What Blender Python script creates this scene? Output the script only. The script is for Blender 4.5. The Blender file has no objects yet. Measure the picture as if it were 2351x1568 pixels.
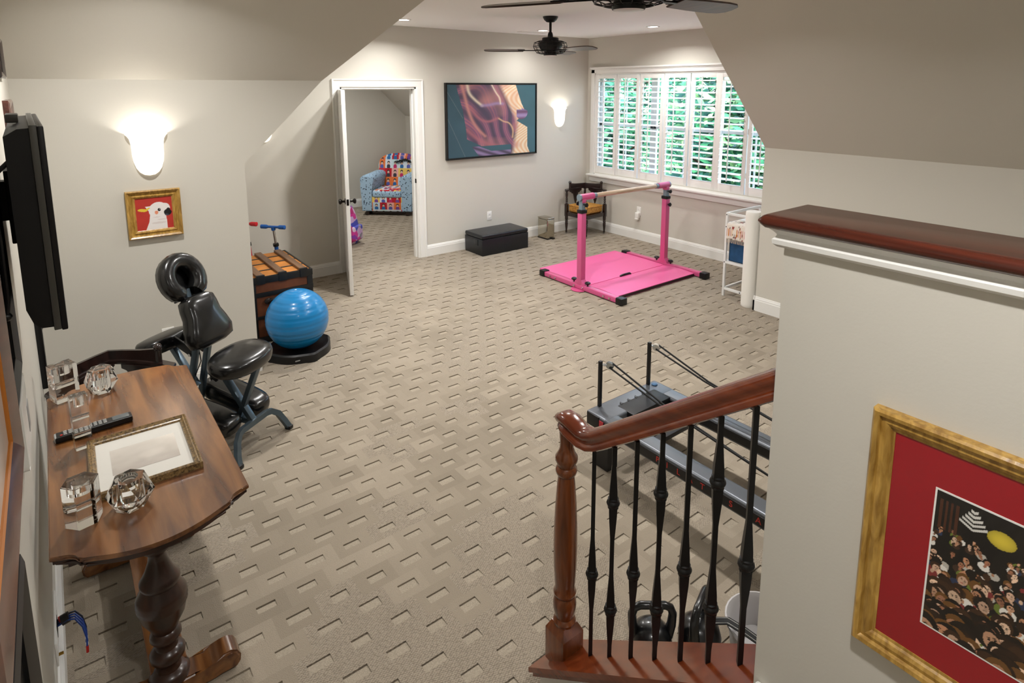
import bpy, bmesh, math, random
import numpy as np
from mathutils import Vector, Matrix
SC = bpy.context.scene
COL = SC.collection
R_ = math.radians
random.seed(7)

# ------------------------------------------------------------------ camera
cam_d = bpy.data.cameras.new('camera')
cam = bpy.data.objects.new('camera', cam_d); COL.objects.link(cam)
cam_d.sensor_fit = 'HORIZONTAL'; cam_d.sensor_width = 36.0
cam_d.lens = 1401 / 2351 * 36
cam_d.shift_x = (1175.5 - 1202) / 2351
cam_d.shift_y = (426 - 784) / 2351
cam_d.clip_start = 0.02; cam_d.clip_end = 200
_r = Vector((0.789097, -0.614269, 0.000472)).normalized()
_f = Vector((0.606361, 0.778815, -0.160540)).normalized()
_u = _r.cross(_f).normalized()
cam.matrix_world = Matrix(((_r.x, _u.x, -_f.x, 0), (_r.y, _u.y, -_f.y, 0), (_r.z, _u.z, -_f.z, 2.05), (0, 0, 0, 1)))
SC.camera = cam

# ------------------------------------------------------------------ world, exposure
wd = bpy.data.worlds.new('world'); SC.world = wd; wd.use_nodes = True
wn = wd.node_tree.nodes; wl = wd.node_tree.links
sky = wn.new('ShaderNodeTexSky'); sky.sky_type = 'NISHITA'; sky.sun_disc = False
sky.sun_elevation = R_(52); sky.sun_rotation = R_(200); sky.air_density = 1.2; sky.dust_density = 2.0
wn['Background'].inputs['Strength'].default_value = 1.35
wl.new(sky.outputs['Color'], wn['Background'].inputs['Color'])
sun_d = bpy.data.lights.new('sun', 'SUN'); sun_d.energy = 5.0; sun_d.angle = R_(1.0); sun_d.color = (1, .95, .86)
sun_o = bpy.data.objects.new('sun', sun_d); COL.objects.link(sun_o); sun_o.rotation_euler = (R_(38), R_(-12), R_(10))
SC.view_settings.view_transform = 'Standard'; SC.view_settings.look = 'None'
SC.view_settings.gamma = 1.0; SC.view_settings.use_curve_mapping = False
SC.view_settings.exposure = 0.52
CAN_W = 1.0          # each recessed ceiling lamp
SCONCE_W = 2.7        # each wall lamp bulb

# ------------------------------------------------------------------ materials
def _new(name):
    m = bpy.data.materials.new(name); m.use_nodes = True
    nt = m.node_tree; b = nt.nodes['Principled BSDF']
    return m, nt, b
def _rgb(h):
    h = h.lstrip('#'); v = [int(h[i:i+2], 16) / 255 for i in (0, 2, 4)]
    return tuple(((c / 12.92) if c <= .04045 else ((c + .055) / 1.055) ** 2.4) for c in v) + (1,)
def mat(name, col, rough=.5, metal=0.0, spec=.5, var=None, bump=None, coat=0.0, emit=None, trans=0.0, ior=1.45, sheen=0.0):
    """plain procedural material; var=(noise scale, amount of darkening), bump=(scale, strength)"""
    m, nt, b = _new(name); c = _rgb(col) if isinstance(col, str) else tuple(col) + (1,)
    b.inputs['Base Color'].default_value = c; b.inputs['Roughness'].default_value = rough
    b.inputs['Metallic'].default_value = metal; b.inputs['Specular IOR Level'].default_value = spec
    b.inputs['Coat Weight'].default_value = coat; b.inputs['Coat Roughness'].default_value = .12
    b.inputs['Transmission Weight'].default_value = trans; b.inputs['IOR'].default_value = ior
    if sheen: b.inputs['Sheen Weight'].default_value = sheen
    if emit: b.inputs['Emission Color'].default_value = _rgb(emit[0]); b.inputs['Emission Strength'].default_value = emit[1]
    tc = nt.nodes.new('ShaderNodeTexCoord')
    if var:
        n = nt.nodes.new('ShaderNodeTexNoise'); n.inputs['Scale'].default_value = var[0]; n.inputs['Detail'].default_value = 4
        nt.links.new(tc.outputs['Object'], n.inputs['Vector'])
        r = nt.nodes.new('ShaderNodeValToRGB'); a = var[1]
        r.color_ramp.elements[0].position = .3; r.color_ramp.elements[1].position = .7
        r.color_ramp.elements[0].color = tuple(x * (1 - a) for x in c[:3]) + (1,)
        r.color_ramp.elements[1].color = tuple(min(1, x * (1 + a * .6)) for x in c[:3]) + (1,)
        nt.links.new(n.outputs['Fac'], r.inputs['Fac']); nt.links.new(r.outputs['Color'], b.inputs['Base Color'])
    if bump:
        n = nt.nodes.new('ShaderNodeTexNoise'); n.inputs['Scale'].default_value = bump[0]; n.inputs['Detail'].default_value = 3
        nt.links.new(tc.outputs['Object'], n.inputs['Vector'])
        bp = nt.nodes.new('ShaderNodeBump'); bp.inputs['Strength'].default_value = bump[1]; bp.inputs['Distance'].default_value = .01
        nt.links.new(n.outputs['Fac'], bp.inputs['Height']); nt.links.new(bp.outputs['Normal'], b.inputs['Normal'])
    return m
def wood(name, c1, c2, scale=(1, 1, 12), rough=.3, coat=.4, freq=3.0):
    m, nt, b = _new(name); b.inputs['Roughness'].default_value = rough; b.inputs['Coat Weight'].default_value = coat
    b.inputs['Coat Roughness'].default_value = .15
    tc = nt.nodes.new('ShaderNodeTexCoord'); mp = nt.nodes.new('ShaderNodeMapping'); mp.inputs['Scale'].default_value = scale
    nt.links.new(tc.outputs['Object'], mp.inputs['Vector'])
    n = nt.nodes.new('ShaderNodeTexNoise'); n.inputs['Scale'].default_value = freq; n.inputs['Detail'].default_value = 6; n.inputs['Distortion'].default_value = .6
    nt.links.new(mp.outputs['Vector'], n.inputs['Vector'])
    r = nt.nodes.new('ShaderNodeValToRGB'); r.color_ramp.elements[0].position = .32; r.color_ramp.elements[1].position = .68
    r.color_ramp.elements[0].color = _rgb(c1); r.color_ramp.elements[1].color = _rgb(c2)
    nt.links.new(n.outputs['Fac'], r.inputs['Fac']); nt.links.new(r.outputs['Color'], b.inputs['Base Color'])
    bp = nt.nodes.new('ShaderNodeBump'); bp.inputs['Strength'].default_value = .06; bp.inputs['Distance'].default_value = .01
    nt.links.new(n.outputs['Fac'], bp.inputs['Height']); nt.links.new(bp.outputs['Normal'], b.inputs['Normal'])
    return m
def printed(name, rough=.6, coat=0.0):
    m, nt, b = _new(name); a = nt.nodes.new('ShaderNodeVertexColor'); a.layer_name = 'print'
    nt.links.new(a.outputs['Color'], b.inputs['Base Color']); b.inputs['Roughness'].default_value = rough; b.inputs['Coat Weight'].default_value = coat
    return m

WALL = mat('wall_paint', '#cecac0', .6, spec=.25, bump=(140, .03))
CEIL = mat('ceiling_paint', '#f1f0ed', .7, spec=.2, bump=(120, .03))
TRIM = mat('white_trim_paint', '#e9e8e4', .35, spec=.45)
WHITE = mat('white_plastic', '#ecebe6', .35)
BLACKPL = mat('black_plastic', '#0e0e10', .38)
BLACKMET = mat('black_iron', '#0b0b0c', .42, spec=.5)
DARKMET = mat('dark_steel', '#25272b', .3, metal=.7)
CHROME = mat('chrome', '#c9c9c9', .08, metal=1)
STEEL = mat('brushed_steel', '#a9b0b4', .32, metal=.9)
BRONZE = mat('oil_rubbed_bronze', '#1c1714', .35, metal=.6)
LEATHER = mat('black_vinyl', '#131313', .24, coat=.25, bump=(9, .12))
CHERRY = wood('cherry_wood', '#642811', '#7f3a1a', (6, .5, 6), .22, .5, 5)
CHERRYV = wood('cherry_wood_upright', '#53290f', '#7f431d', (6, 6, .7), .25, .45, 5)
MAHOG = wood('mahogany_cap', '#3a140b', '#5c2414', (8, .6, 8), .25, .5, 6)
WALNUT = wood('walnut_table', '#4e2c17', '#8b5c33', (5, .5, 5), .22, .5, 4)
WALNUTD = wood('dark_walnut', '#22110a', '#3d2010', (5, 5, .8), .3, .2, 4)
EBONY = wood('ebonised_wood', '#120b09', '#2a1814', (5, 5, 1), .25, .5, 6)
GOLD = wood('gilt_frame', '#8a6424', '#c39b4d', (9, 9, 2), .3, .2, 9)
GLASS = mat('crystal_glass', '#ffffff', .0, trans=1.0, ior=1.5)
PINK = mat('pink_metal', '#cb5486', .3, coat=.3)
PINKMAT = mat('pink_vinyl_mat', '#e2639a', .38, bump=(5, .06))

# ------------------------------------------------------------------ mesh building
class MB:
    def __init__(s): s.bm = bmesh.new()
    def raw(s, vs, fs, M=None):
        n = [s.bm.verts.new((M @ Vector(v)) if M is not None else v) for v in vs]
        for f in fs:
            try: s.bm.faces.new([n[i] for i in f])
            except ValueError: pass
        return s
    def merge(s, t, M=None):
        if M is not None: bmesh.ops.transform(t, matrix=M, verts=t.verts)
        me = bpy.data.meshes.new('t'); t.to_mesh(me); t.free(); s.bm.from_mesh(me); bpy.data.meshes.remove(me); return s
    def box(s, c, d, bev=0.0, M=None, seg=2):
        t = bmesh.new(); bmesh.ops.create_cube(t, size=1)
        bmesh.ops.scale(t, vec=d, verts=t.verts)
        if bev: bmesh.ops.bevel(t, geom=t.edges[:], offset=bev, segments=seg, affect='EDGES', profile=.6)
        bmesh.ops.translate(t, vec=c, verts=t.verts)
        return s.merge(t, M)
    def b2(s, lo, hi, bev=0.0, M=None, seg=2):
        return s.box([(a + b) / 2 for a, b in zip(lo, hi)], [abs(b - a) for a, b in zip(lo, hi)], bev, M, seg)
    def bar(s, p, q, w, h, bev=0.0, up=(0, 0, 1)):
        p, q = Vector(p), Vector(q); z = (q - p); L = z.length; z.normalize()
        x = z.cross(Vector(up));  x = x.normalized() if x.length > 1e-4 else Vector((1, 0, 0)); y = z.cross(x)
        M = Matrix(((x.x, y.x, z.x, (p.x+q.x)/2), (x.y, y.y, z.y, (p.y+q.y)/2), (x.z, y.z, z.z, (p.z+q.z)/2), (0, 0, 0, 1)))
        return s.box((0, 0, 0), (w, h, L), bev, M)
    def lathe(s, prof, n=20, M=None, squash=1.0, a0=0.0, a1=None):
        full = a1 is None; a1 = 2 * math.pi if full else a1
        k = n if full else n + 1; vs = []; fs = []
        for r, z in prof:
            for i in range(k):
                a = a0 + (a1 - a0) * i / n; vs.append((max(r, 1e-5) * math.cos(a), max(r, 1e-5) * math.sin(a) * squash, z))
        for j in range(len(prof) - 1):
            for i in range(n if full else n):
                a = j * k + i; b = j * k + (i + 1) % k; fs.append((a, b, b + k, a + k))
        if full and prof[0][0] > 1e-3: fs.append(tuple(range(k))[::-1])
        if full and prof[-1][0] > 1e-3: fs.append(tuple(range((len(prof)-1)*k, len(prof)*k)))
        return s.raw(vs, fs, M)
    def cyl(s, p, q, r, n=16, r2=None):
        return s.tube([p, q], [r, r if r2 is None else r2], n)
    def tube(s, pts, r, n=10, closed=False, prof=None, up=None):
        """sweep a circle (or profile polygon prof [(side,up)]) along a polyline"""
        P = [Vector(p) for p in pts]; N = len(P); rs = r if isinstance(r, (list, tuple)) else [r] * N
        T = []
        for i in range(N):
            a = P[(i - 1) % N] if (closed or i > 0) else P[i]; b = P[(i + 1) % N] if (closed or i < N - 1) else P[i]
            T.append((b - a).normalized())
        nrm = None; vs = []; fs = []
        for i in range(N):
            t = T[i]
            if up is not None: x = t.cross(Vector(up)).normalized(); y = x.cross(t)
            else:
                if nrm is None:
                    g = Vector((0, 0, 1)) if abs(t.z) < .9 else Vector((1, 0, 0)); nrm = t.cross(g).normalized()
                else:
                    nrm = (nrm - t * nrm.dot(t)); nrm = nrm.normalized() if nrm.length > 1e-6 else t.orthogonal().normalized()
                x = nrm; y = t.cross(x)
            if prof is None: ring = [(math.cos(2*math.pi*k/n) * rs[i], math.sin(2*math.pi*k/n) * rs[i]) for k in range(n)]
            else: ring = [(u * rs[i], v * rs[i]) for u, v in prof]
            for u, v in ring: vs.append(P[i] + x * u + y * v)
        k = len(vs) // N
        for i in range(N if closed else N - 1):
            for j in range(k):
                a = i * k + j; b = i * k + (j + 1) % k; c = ((i + 1) % N) * k
                fs.append((a, b, c + (j + 1) % k, c + j))
        if not closed: fs.append(tuple(range(k))[::-1]); fs.append(tuple(range((N-1)*k, N*k)))
        return s.raw(vs, fs)
    def sph(s, c, r, sc=(1, 1, 1), n=16, M=None):
        t = bmesh.new(); bmesh.ops.create_uvsphere(t, u_segments=n, v_segments=max(6, n * 2 // 3), radius=r)
        bmesh.ops.scale(t, vec=sc, verts=t.verts); bmesh.ops.translate(t, vec=c, verts=t.verts)
        return s.merge(t, M)
    def prism(s, poly, z0, z1, M=None, bev=0.0):
        n = len(poly); t = bmesh.new()
        lo = [t.verts.new((x, y, z0)) for x, y in poly]; hi = [t.verts.new((x, y, z1)) for x, y in poly]
        t.faces.new(lo[::-1]); top = t.faces.new(hi)
        for i in range(n): t.faces.new((lo[i], lo[(i+1) % n], hi[(i+1) % n], hi[i]))
        if bev: bmesh.ops.bevel(t, geom=[e for e in t.edges if len({v.co.z for v in e.verts}) == 1], offset=bev, segments=3, affect='EDGES')
        return s.merge(t, M)
    def out(s, name, m, parent=None, ang=40, subsurf=0, kind=None):
        bmesh.ops.recalc_face_normals(s.bm, faces=s.bm.faces)
        me = bpy.data.meshes.new(name); s.bm.to_mesh(me); s.bm.free()
        me.materials.append(m); me.shade_smooth(); me.set_sharp_from_angle(angle=R_(ang))
        o = bpy.data.objects.new(name, me); COL.objects.link(o)
        if parent is not None: o.parent = parent
        if subsurf:
            md = o.modifiers.new('sub', 'SUBSURF'); md.levels = subsurf; md.render_levels = subsurf
        if kind: o['kind'] = kind
        return o
def part(name, mb, m, parent, ang=40, label=None, subsurf=0):
    o = mb.out(name, m, parent, ang, subsurf)
    if label: o['label'] = label
    return o
def tag(o, label, cat, group=None):
    o['label'] = label; o['category'] = cat
    if group: o['group'] = group
    return o
def thing(name, label, cat, loc=(0, 0, 0), rz=0.0, group=None):
    o = bpy.data.objects.new(name, None); COL.objects.link(o); o.location = loc; o.rotation_euler = (0, 0, rz)
    o.empty_display_size = .05
    return tag(o, label, cat, group)
def struct(o): o['kind'] = 'structure'; return o
def dup(root, loc=None, rz=None, label=None):
    r = root.copy(); COL.objects.link(r)
    if loc is not None: r.location = loc
    if rz is not None: r.rotation_euler = (0, 0, rz)
    if label: r['label'] = label
    for ch in root.children:
        c = ch.copy(); COL.objects.link(c); c.parent = r
        for g in ch.children:
            e = g.copy(); COL.objects.link(e); e.parent = c
    return r
def share(o, loc, parent=None, rot=None, scale=None):
    c = o.copy(); COL.objects.link(c); c.location = loc
    if parent is not None: c.parent = parent
    if rot is not None: c.rotation_euler = rot
    if scale is not None: c.scale = scale
    return c
def TR(x, y, z): return Matrix.Translation((x, y, z))
def RX(a): return Matrix.Rotation(R_(a), 4, 'X')
def RY(a): return Matrix.Rotation(R_(a), 4, 'Y')
def RZ(a): return Matrix.Rotation(R_(a), 4, 'Z')
def hexrgb(*hs): return np.array([_rgb(h)[:3] for h in hs])
def print_panel(name, w, h, nx, ny, fn, m, parent, M=None, z=0.0):
    """a flat printed sheet in the local XY plane (x right 0..w, y up 0..h); fn(u,v)->rgb arrays, v down"""
    u, v = np.meshgrid(np.linspace(0, 1, nx), np.linspace(1, 0, ny)); col = fn(u, 1 - (1 - v))
    vs = [(a * w, (1 - b) * h, z) for a, b in zip(u.ravel(), v.ravel())]
    fs = [(j*nx+i, j*nx+i+1, (j+1)*nx+i+1, (j+1)*nx+i) for j in range(ny-1) for i in range(nx-1)]
    me = bpy.data.meshes.new(name); me.from_pydata([tuple(M @ Vector(p)) for p in vs] if M is not None else vs, [], fs)
    at = me.color_attributes.new('print', 'FLOAT_COLOR', 'POINT')
    rgba = np.ones((nx * ny, 4)); rgba[:, :3] = np.clip(col.reshape(-1, 3), 0, 1)
    at.data.foreach_set('color', rgba.ravel()); me.materials.append(m); me.shade_smooth()
    o = bpy.data.objects.new(name, me); COL.objects.link(o); o.parent = parent
    return o
PRINT = printed('printed_picture', .55); PRINTG = printed('printed_picture_glazed', .25, .6)
def vnoise(x, y, s=1.0, seed=0):
    r = np.random.RandomState(seed); g = r.rand(64, 64); x = x * s; y = y * s
    xi = np.floor(x).astype(int); yi = np.floor(y).astype(int); fx = x - xi; fy = y - yi
    fx = fx*fx*(3-2*fx); fy = fy*fy*(3-2*fy); G = lambda a, b: g[a % 64, b % 64]
    return (G(xi, yi)*(1-fx)+G(xi+1, yi)*fx)*(1-fy)+(G(xi, yi+1)*(1-fx)+G(xi+1, yi+1)*fx)*fy
def mix(a, b, t): t = np.clip(t, 0, 1)[..., None]; return a * (1 - t) + b * t
# ================================================================== the setting
XL, YS, XC, XR, YE, YF, XW, ZC = -.15, 4.486, 1.05, 5.02, 2.95, 6.426, 6.174, 2.72
ZK1, ZK2, YB, YB2 = 2.09, 1.52, -1.6, 9.9
def slab(name, pts, off, m, shrink=.99):
    """a wall or ceiling face given by its room-side polygon, thickened away from the room"""
    P = [Vector(p) for p in pts]; n = len(P); c = sum(P, Vector()) / n; o = Vector(off)
    Q = [c + (p - c) * shrink + o for p in P]
    fs = [tuple(range(n)), tuple(range(2*n - 1, n - 1, -1))] + [(i, (i+1) % n, n + (i+1) % n, n + i) for i in range(n)]
    return struct(MB().raw([tuple(p) for p in P + Q], fs).out(name, m, None, 20))

# carpet: looped pile with rows of sheared-down little rectangles
def carpet_mat():
    m, nt, b = _new('beige_patterned_carpet'); N = nt.nodes; L = nt.links
    b.inputs['Roughness'].default_value = .95; b.inputs['Specular IOR Level'].default_value = .1; b.inputs['Sheen Weight'].default_value = .15
    tc = N.new('ShaderNodeTexCoord')
    big = N.new('ShaderNodeTexNoise'); big.inputs['Scale'].default_value = 1.3; big.inputs['Detail'].default_value = 2; L.new(tc.outputs['Object'], big.inputs['Vector'])
    fine = N.new('ShaderNodeTexNoise'); fine.inputs['Scale'].default_value = 260; fine.inputs['Detail'].default_value = 2; L.new(tc.outputs['Object'], fine.inputs['Vector'])
    # tufted blocks differ a little in tone; some blocks have open, dotted loops
    at_t = N.new('ShaderNodeAttribute'); at_t.attribute_name = 'tone'; at_r = N.new('ShaderNodeAttribute'); at_r.attribute_name = 'rib'
    dm = N.new('ShaderNodeMapping'); dm.inputs['Scale'].default_value = (1.0, 2.1, 1); dm.inputs['Rotation'].default_value = (0, 0, R_(38)); L.new(tc.outputs['Object'], dm.inputs['Vector'])
    dots = N.new('ShaderNodeTexVoronoi'); dots.inputs['Scale'].default_value = 78; dots.inputs['Randomness'].default_value = .35; L.new(dm.outputs['Vector'], dots.inputs['Vector'])
    dr = N.new('ShaderNodeMapRange'); dr.inputs['From Min'].default_value = .36; dr.inputs['From Max'].default_value = .62; L.new(dots.outputs['Distance'], dr.inputs['Value'])
    hole = N.new('ShaderNodeMath'); hole.operation = 'MULTIPLY'; L.new(dr.outputs['Result'], hole.inputs[0]); L.new(at_r.outputs['Fac'], hole.inputs[1])
    ramp = N.new('ShaderNodeValToRGB'); ramp.color_ramp.elements[0].position = .25; ramp.color_ramp.elements[1].position = .75
    ramp.color_ramp.elements[0].color = _rgb('#897e6e'); ramp.color_ramp.elements[1].color = _rgb('#a19584'); tsum = N.new('ShaderNodeMath'); tsum.operation = 'MULTIPLY_ADD'; tsum.inputs[1].default_value = .38; L.new(at_t.outputs['Fac'], tsum.inputs[0]); tb_ = N.new('ShaderNodeMath'); tb_.operation = 'MULTIPLY_ADD'; tb_.inputs[1].default_value = .6; L.new(big.outputs['Fac'], tb_.inputs[0]); rb_ = N.new('ShaderNodeMath'); rb_.operation = 'MULTIPLY'; rb_.inputs[1].default_value = .35; L.new(at_r.outputs['Fac'], rb_.inputs[0]); L.new(rb_.outputs['Value'], tb_.inputs[2]); L.new(tb_.outputs['Value'], tsum.inputs[2]); L.new(tsum.outputs['Value'], ramp.inputs['Fac'])
    m1 = N.new('ShaderNodeMix'); m1.data_type = 'RGBA'; m1.inputs['B'].default_value = _rgb('#7a7062'); L.new(ramp.outputs['Color'], m1.inputs['A'])
    fr = N.new('ShaderNodeMapRange'); fr.inputs['From Min'].default_value = .45; fr.inputs['From Max'].default_value = .75; fr.inputs['To Max'].default_value = .4; L.new(fine.outputs['Fac'], fr.inputs['Value'])
    L.new(fr.outputs['Result'], m1.inputs['Factor'])
    m2 = N.new('ShaderNodeMix'); m2.data_type = 'RGBA'; m2.inputs['B'].default_value = _rgb('#675d50'); L.new(m1.outputs['Result'], m2.inputs['A'])
    hm = N.new('ShaderNodeMath'); hm.operation = 'MULTIPLY'; hm.inputs[1].default_value = .5; L.new(hole.outputs['Value'], hm.inputs[0]); L.new(hm.outputs['Value'], m2.inputs['Factor'])
    L.new(m2.outputs['Result'], b.inputs['Base Color'])
    ad = N.new('ShaderNodeMath'); ad.operation = 'SUBTRACT'; L.new(fine.outputs['Fac'], ad.inputs[0]); L.new(hole.outputs['Value'], ad.inputs[1])
    bp = N.new('ShaderNodeBump'); bp.inputs['Strength'].default_value = .45; bp.inputs['Distance'].default_value = .006; L.new(ad.outputs['Value'], bp.inputs['Height']); L.new(bp.outputs['Normal'], b.inputs['Normal'])
    return m
CARPET = carpet_mat(); CARPETL = mat('beige_carpet_low_loop', '#a59a89', .95, spec=.1, var=(240, .22), bump=(300, .4))
def build_floor():
    PX, PY = .163, .1225; rx, ry = .082, .042; vs = []; fs = []; tone = []; rib = []; rnd = random.Random(3)
    j = 0; y = .9
    while y < YB2:
        off = (j % 2) * PX / 2; x = XL - PX + off
        while x < 6.25:
            keep = y < YF + .1 or 2.0 < x < 5.1
            if keep:
                cx = x + PX/2 + rnd.uniform(-.008, .008); cy = y + PY/2 + rnd.uniform(-.006, .006)
                w = rx * rnd.uniform(.8, 1.12) / 2; h = ry * rnd.uniform(.85, 1.15) / 2; d = rnd.uniform(.0028, .005); n = len(vs); sl = .0045
                o = [(x, y), (x+PX, y), (x+PX, y+PY), (x, y+PY)]; i = [(cx-w, cy-h), (cx+w, cy-h), (cx+w, cy+h), (cx-w, cy+h)]
                vs += [(a, b, 0) for a, b in o] + [(a, b, 0) for a, b in i]
                vs += [(cx-w, cy-h, -d*.5), (cx+w, cy-h, -d*.5), (cx+w, cy+h-sl, -d), (cx-w, cy+h-sl, -d), (cx+w, cy+h-sl*.6, -.0075), (cx-w, cy+h-sl*.6, -.0075), (cx+w, cy+h, -.0075), (cx-w, cy+h, -.0075)]
                fs += [tuple(n+k for k in f) for f in ((0, 1, 5, 4), (1, 2, 6, 5), (2, 3, 7, 6), (3, 0, 4, 7), (4, 5, 9, 8), (8, 9, 10, 11), (11, 10, 12, 13), (13, 12, 14, 15), (15, 14, 6, 7), (4, 8, 11, 13, 15, 7), (5, 6, 14, 12, 10, 9))]
                tone += [rnd.random()]*11; rib += [1.0 if vnoise(np.array(cx), np.array(cy*1.1), 2.6, 21) + rnd.uniform(-.08, .08) > .56 else 0.0]*11
            x += PX
        y += PY; j += 1
    vs += [(-3, YB-.2, -.02), (7, YB-.2, -.02), (7, YB2+.3, -.02), (-3, YB2+.3, -.02)]; fs.append(tuple(range(len(vs)-4, len(vs))))
    me = bpy.data.meshes.new('floor'); me.from_pydata(vs, [], fs); me.materials.append(CARPET); me.materials.append(CARPETL)
    idx = np.zeros(len(fs), dtype=np.int32); idx[5:-1:11] = 1; me.polygons.foreach_set('material_index', idx)
    for nm_, vv in (('tone', tone), ('rib', rib)): at_ = me.attributes.new(nm_, 'FLOAT', 'FACE'); at_.data.foreach_set('value', np.array(vv + [.5 if nm_ == 'tone' else 0.0], dtype=np.float32))
    o = bpy.data.objects.new('floor', me); COL.objects.link(o); struct(o)
build_floor()

slab('wall_left', [(XL, YB, 0), (XL, YS, 0), (XL, YS, ZK1), (XL, YS-(ZC-ZK1), ZC), (XL, YB, ZC)], (-.1, 0, 0), WALL)
slab('wall_middle', [(XL, YS, 0), (XC, YS, 0), (XC, YS, ZK2), (XC+ZK1-ZK2, YS, ZK1), (XL, YS, ZK1)], (-.05, .06, 0), WALL, .93)
slab('wall_recess', [(XC, YS, 0), (XC, YF, 0), (XC, YF, ZK2), (XC, YS, ZK2)], (-.05, 0, 0), WALL)
slab('ceiling_slope_middle', [(XL, YS, ZK1), (XC+ZK1-ZK2, YS, ZK1), (XC+ZC-ZK2, YS-(ZC-ZK1), ZC), (XL, YS-(ZC-ZK1), ZC)], (-.03, .05, .05), WALL, .97)
slab('ceiling_slope_recess', [(XC, YS, ZK2), (XC, YF, ZK2), (XC+ZC-ZK2, YF, ZC), (XC+ZC-ZK2, YS-(ZC-ZK1), ZC), (XC+ZK1-ZK2, YS, ZK1)], (-.05, .02, .05), WALL, .97)
ZR = 1.512
slab('wall_right', [(XR, YE, 0), (XR, YB, 0), (XR, YB, ZR), (XR, YE, ZR)], (.05, 0, 0), WALL)
slab('ceiling_slope_right', [(XR, YB, ZR), (XR, YE, ZR), (XR-(ZC-ZR), YE, ZC), (XR-(ZC-ZR), YB, ZC)], (.05, 0, .05), WALL)
slab('wall_dormer_cheek', [(XR, YE, 0), (XW, YE, 0), (XW, YE, ZC), (XR-(ZC-ZR), YE, ZC), (XR, YE, ZR)], (0, -.04, 0), WALL, .97)
slab('ceiling', [(XL-.1, YB, ZC), (XW+.1, YB, ZC), (XW+.1, YF+.1, ZC), (XL-.1, YF+.1, ZC)], (0, 0, .08), CEIL)
slab('wall_back', [(XL-.1, YB, -.5), (XR+.1, YB, -.5), (XR+.1, YB, ZC), (XL-.1, YB, ZC)], (0, -.08, 0), WALL)
# far wall with the doorway
DX0, DX1, DZ, DT = 2.505, 3.415, 2.04, .12
f = MB(); F = [(XC, 0), (DX0, 0), (DX0, DZ), (DX0, ZC), (XC+ZC-ZK2, ZC), (XC, ZK2), (DX1, 0), (XW, 0), (XW, ZC), (DX1, ZC), (DX1, DZ)]
vs = [(x, YF, z) for x, z in F] + [(x, YF+DT, z) for x, z in F]
fs = []
for q in ((0, 1, 2, 3, 4, 5), (6, 7, 8, 9, 10), (2, 10, 9, 3)):
    fs.append(q); fs.append(tuple(i + 11 for i in q)[::-1])
fs += [(1, 2, 13, 12), (2, 10, 21, 13), (10, 6, 17, 21), (5, 4, 15, 16), (0, 5, 16, 11)]
struct(f.raw(vs, fs).out('wall_far', WALL, None, 20))
# window wall with the opening
WY0, WY1, WZ0, WZ1 = 3.32, 6.275, .83, 2.23
f = MB(); F = [(YE-.02, 0), (YF, 0), (YF, ZC), (YE-.02, ZC), (WY0, WZ0), (WY1, WZ0), (WY1, WZ1), (WY0, WZ1)]
vs = [(XW, y, z) for y, z in F] + [(XW+.15, y, z) for y, z in F]
fs = []
for q in ((0, 1, 5, 4), (1, 2, 6, 5), (2, 3, 7, 6), (3, 0, 4, 7)): fs.append(q); fs.append(tuple(i+8 for i in q)[::-1])
fs += [(4, 5, 13, 12), (5, 6, 14, 13), (6, 7, 15, 14), (7, 4, 12, 15)]
struct(f.raw(vs, fs).out('wall_window', WALL, None, 20))
# the room beyond the door
slab('wall_beyond_far', [(2.0, YB2, 0), (XR+.02, YB2, 0), (XR+.02, YB2, 1.53), (XR+.02-1.19, YB2, ZC), (2.0, YB2, ZC)], (0, .06, 0), WALL)
slab('wall_beyond_right', [(XR+.02, YF+DT, 0), (XR+.02, YB2, 0), (XR+.02, YB2, 1.53), (XR+.02, YF+DT, 1.53)], (.06, 0, 0), WALL)
slab('ceiling_beyond_slope', [(XR+.02, YF+DT, 1.53), (XR+.02, YB2, 1.53), (XR+.02-1.19, YB2, ZC), (XR+.02-1.19, YF+DT, ZC)], (.05, 0, .05), WALL)
slab('ceiling_beyond', [(1.9, YF+DT, ZC), (4.0, YF+DT, ZC), (4.0, YB2, ZC), (1.9, YB2, ZC)], (0, 0, .06), CEIL)
slab('wall_beyond_left', [(2.0, YF+DT, 0), (2.0, YB2, 0), (2.0, YB2, ZC), (2.0, YF+DT, ZC)], (-.06, 0, 0), WALL)

# baseboards: a moulded profile run along each wall
BBP = [(0, 0), (.016, 0), (.016, .100), (.013, .106), (.013, .116), (.008, .124), (.006, .134), (0, .137)]
def baseboard(name, p, q, nrm, h=1.0):
    p, q, n = Vector(p), Vector(q), Vector(nrm); k = len(BBP); vs = []
    for a in (p, q): vs += [tuple(a + n * u + Vector((0, 0, v * h))) for u, v in BBP]
    fs = [(i, (i+1) % k, k + (i+1) % k, k + i) for i in range(k)] + [tuple(range(k)), tuple(range(2*k-1, k-1, -1))]
    return struct(MB().raw(vs, fs).out(name, TRIM, None, 25))
baseboard('baseboard_left', (XL, 1.35, 0), (XL, YS, 0), (1, 0, 0))
baseboard('baseboard_middle', (XL, YS, 0), (XC+.016, YS, 0), (0, -1, 0))
baseboard('baseboard_recess', (XC, YS-.016, 0), (XC, YF, 0), (1, 0, 0))
baseboard('baseboard_far_left', (XC, YF, 0), (DX0-.088, YF, 0), (0, -1, 0))
baseboard('baseboard_far_right', (DX1+.088, YF, 0), (XW, YF, 0), (0, -1, 0))
baseboard('baseboard_window', (XW, YE, 0), (XW, YF, 0), (-1, 0, 0))
baseboard('baseboard_right', (XR, YB, 0), (XR, YE+.016, 0), (-1, 0, 0))
baseboard('baseboard_dormer', (XR-.016, YE, 0), (XW, YE, 0), (0, 1, 0))
baseboard('baseboard_beyond_far', (2.0, YB2, 0), (XR, YB2, 0), (0, -1, 0))
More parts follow.
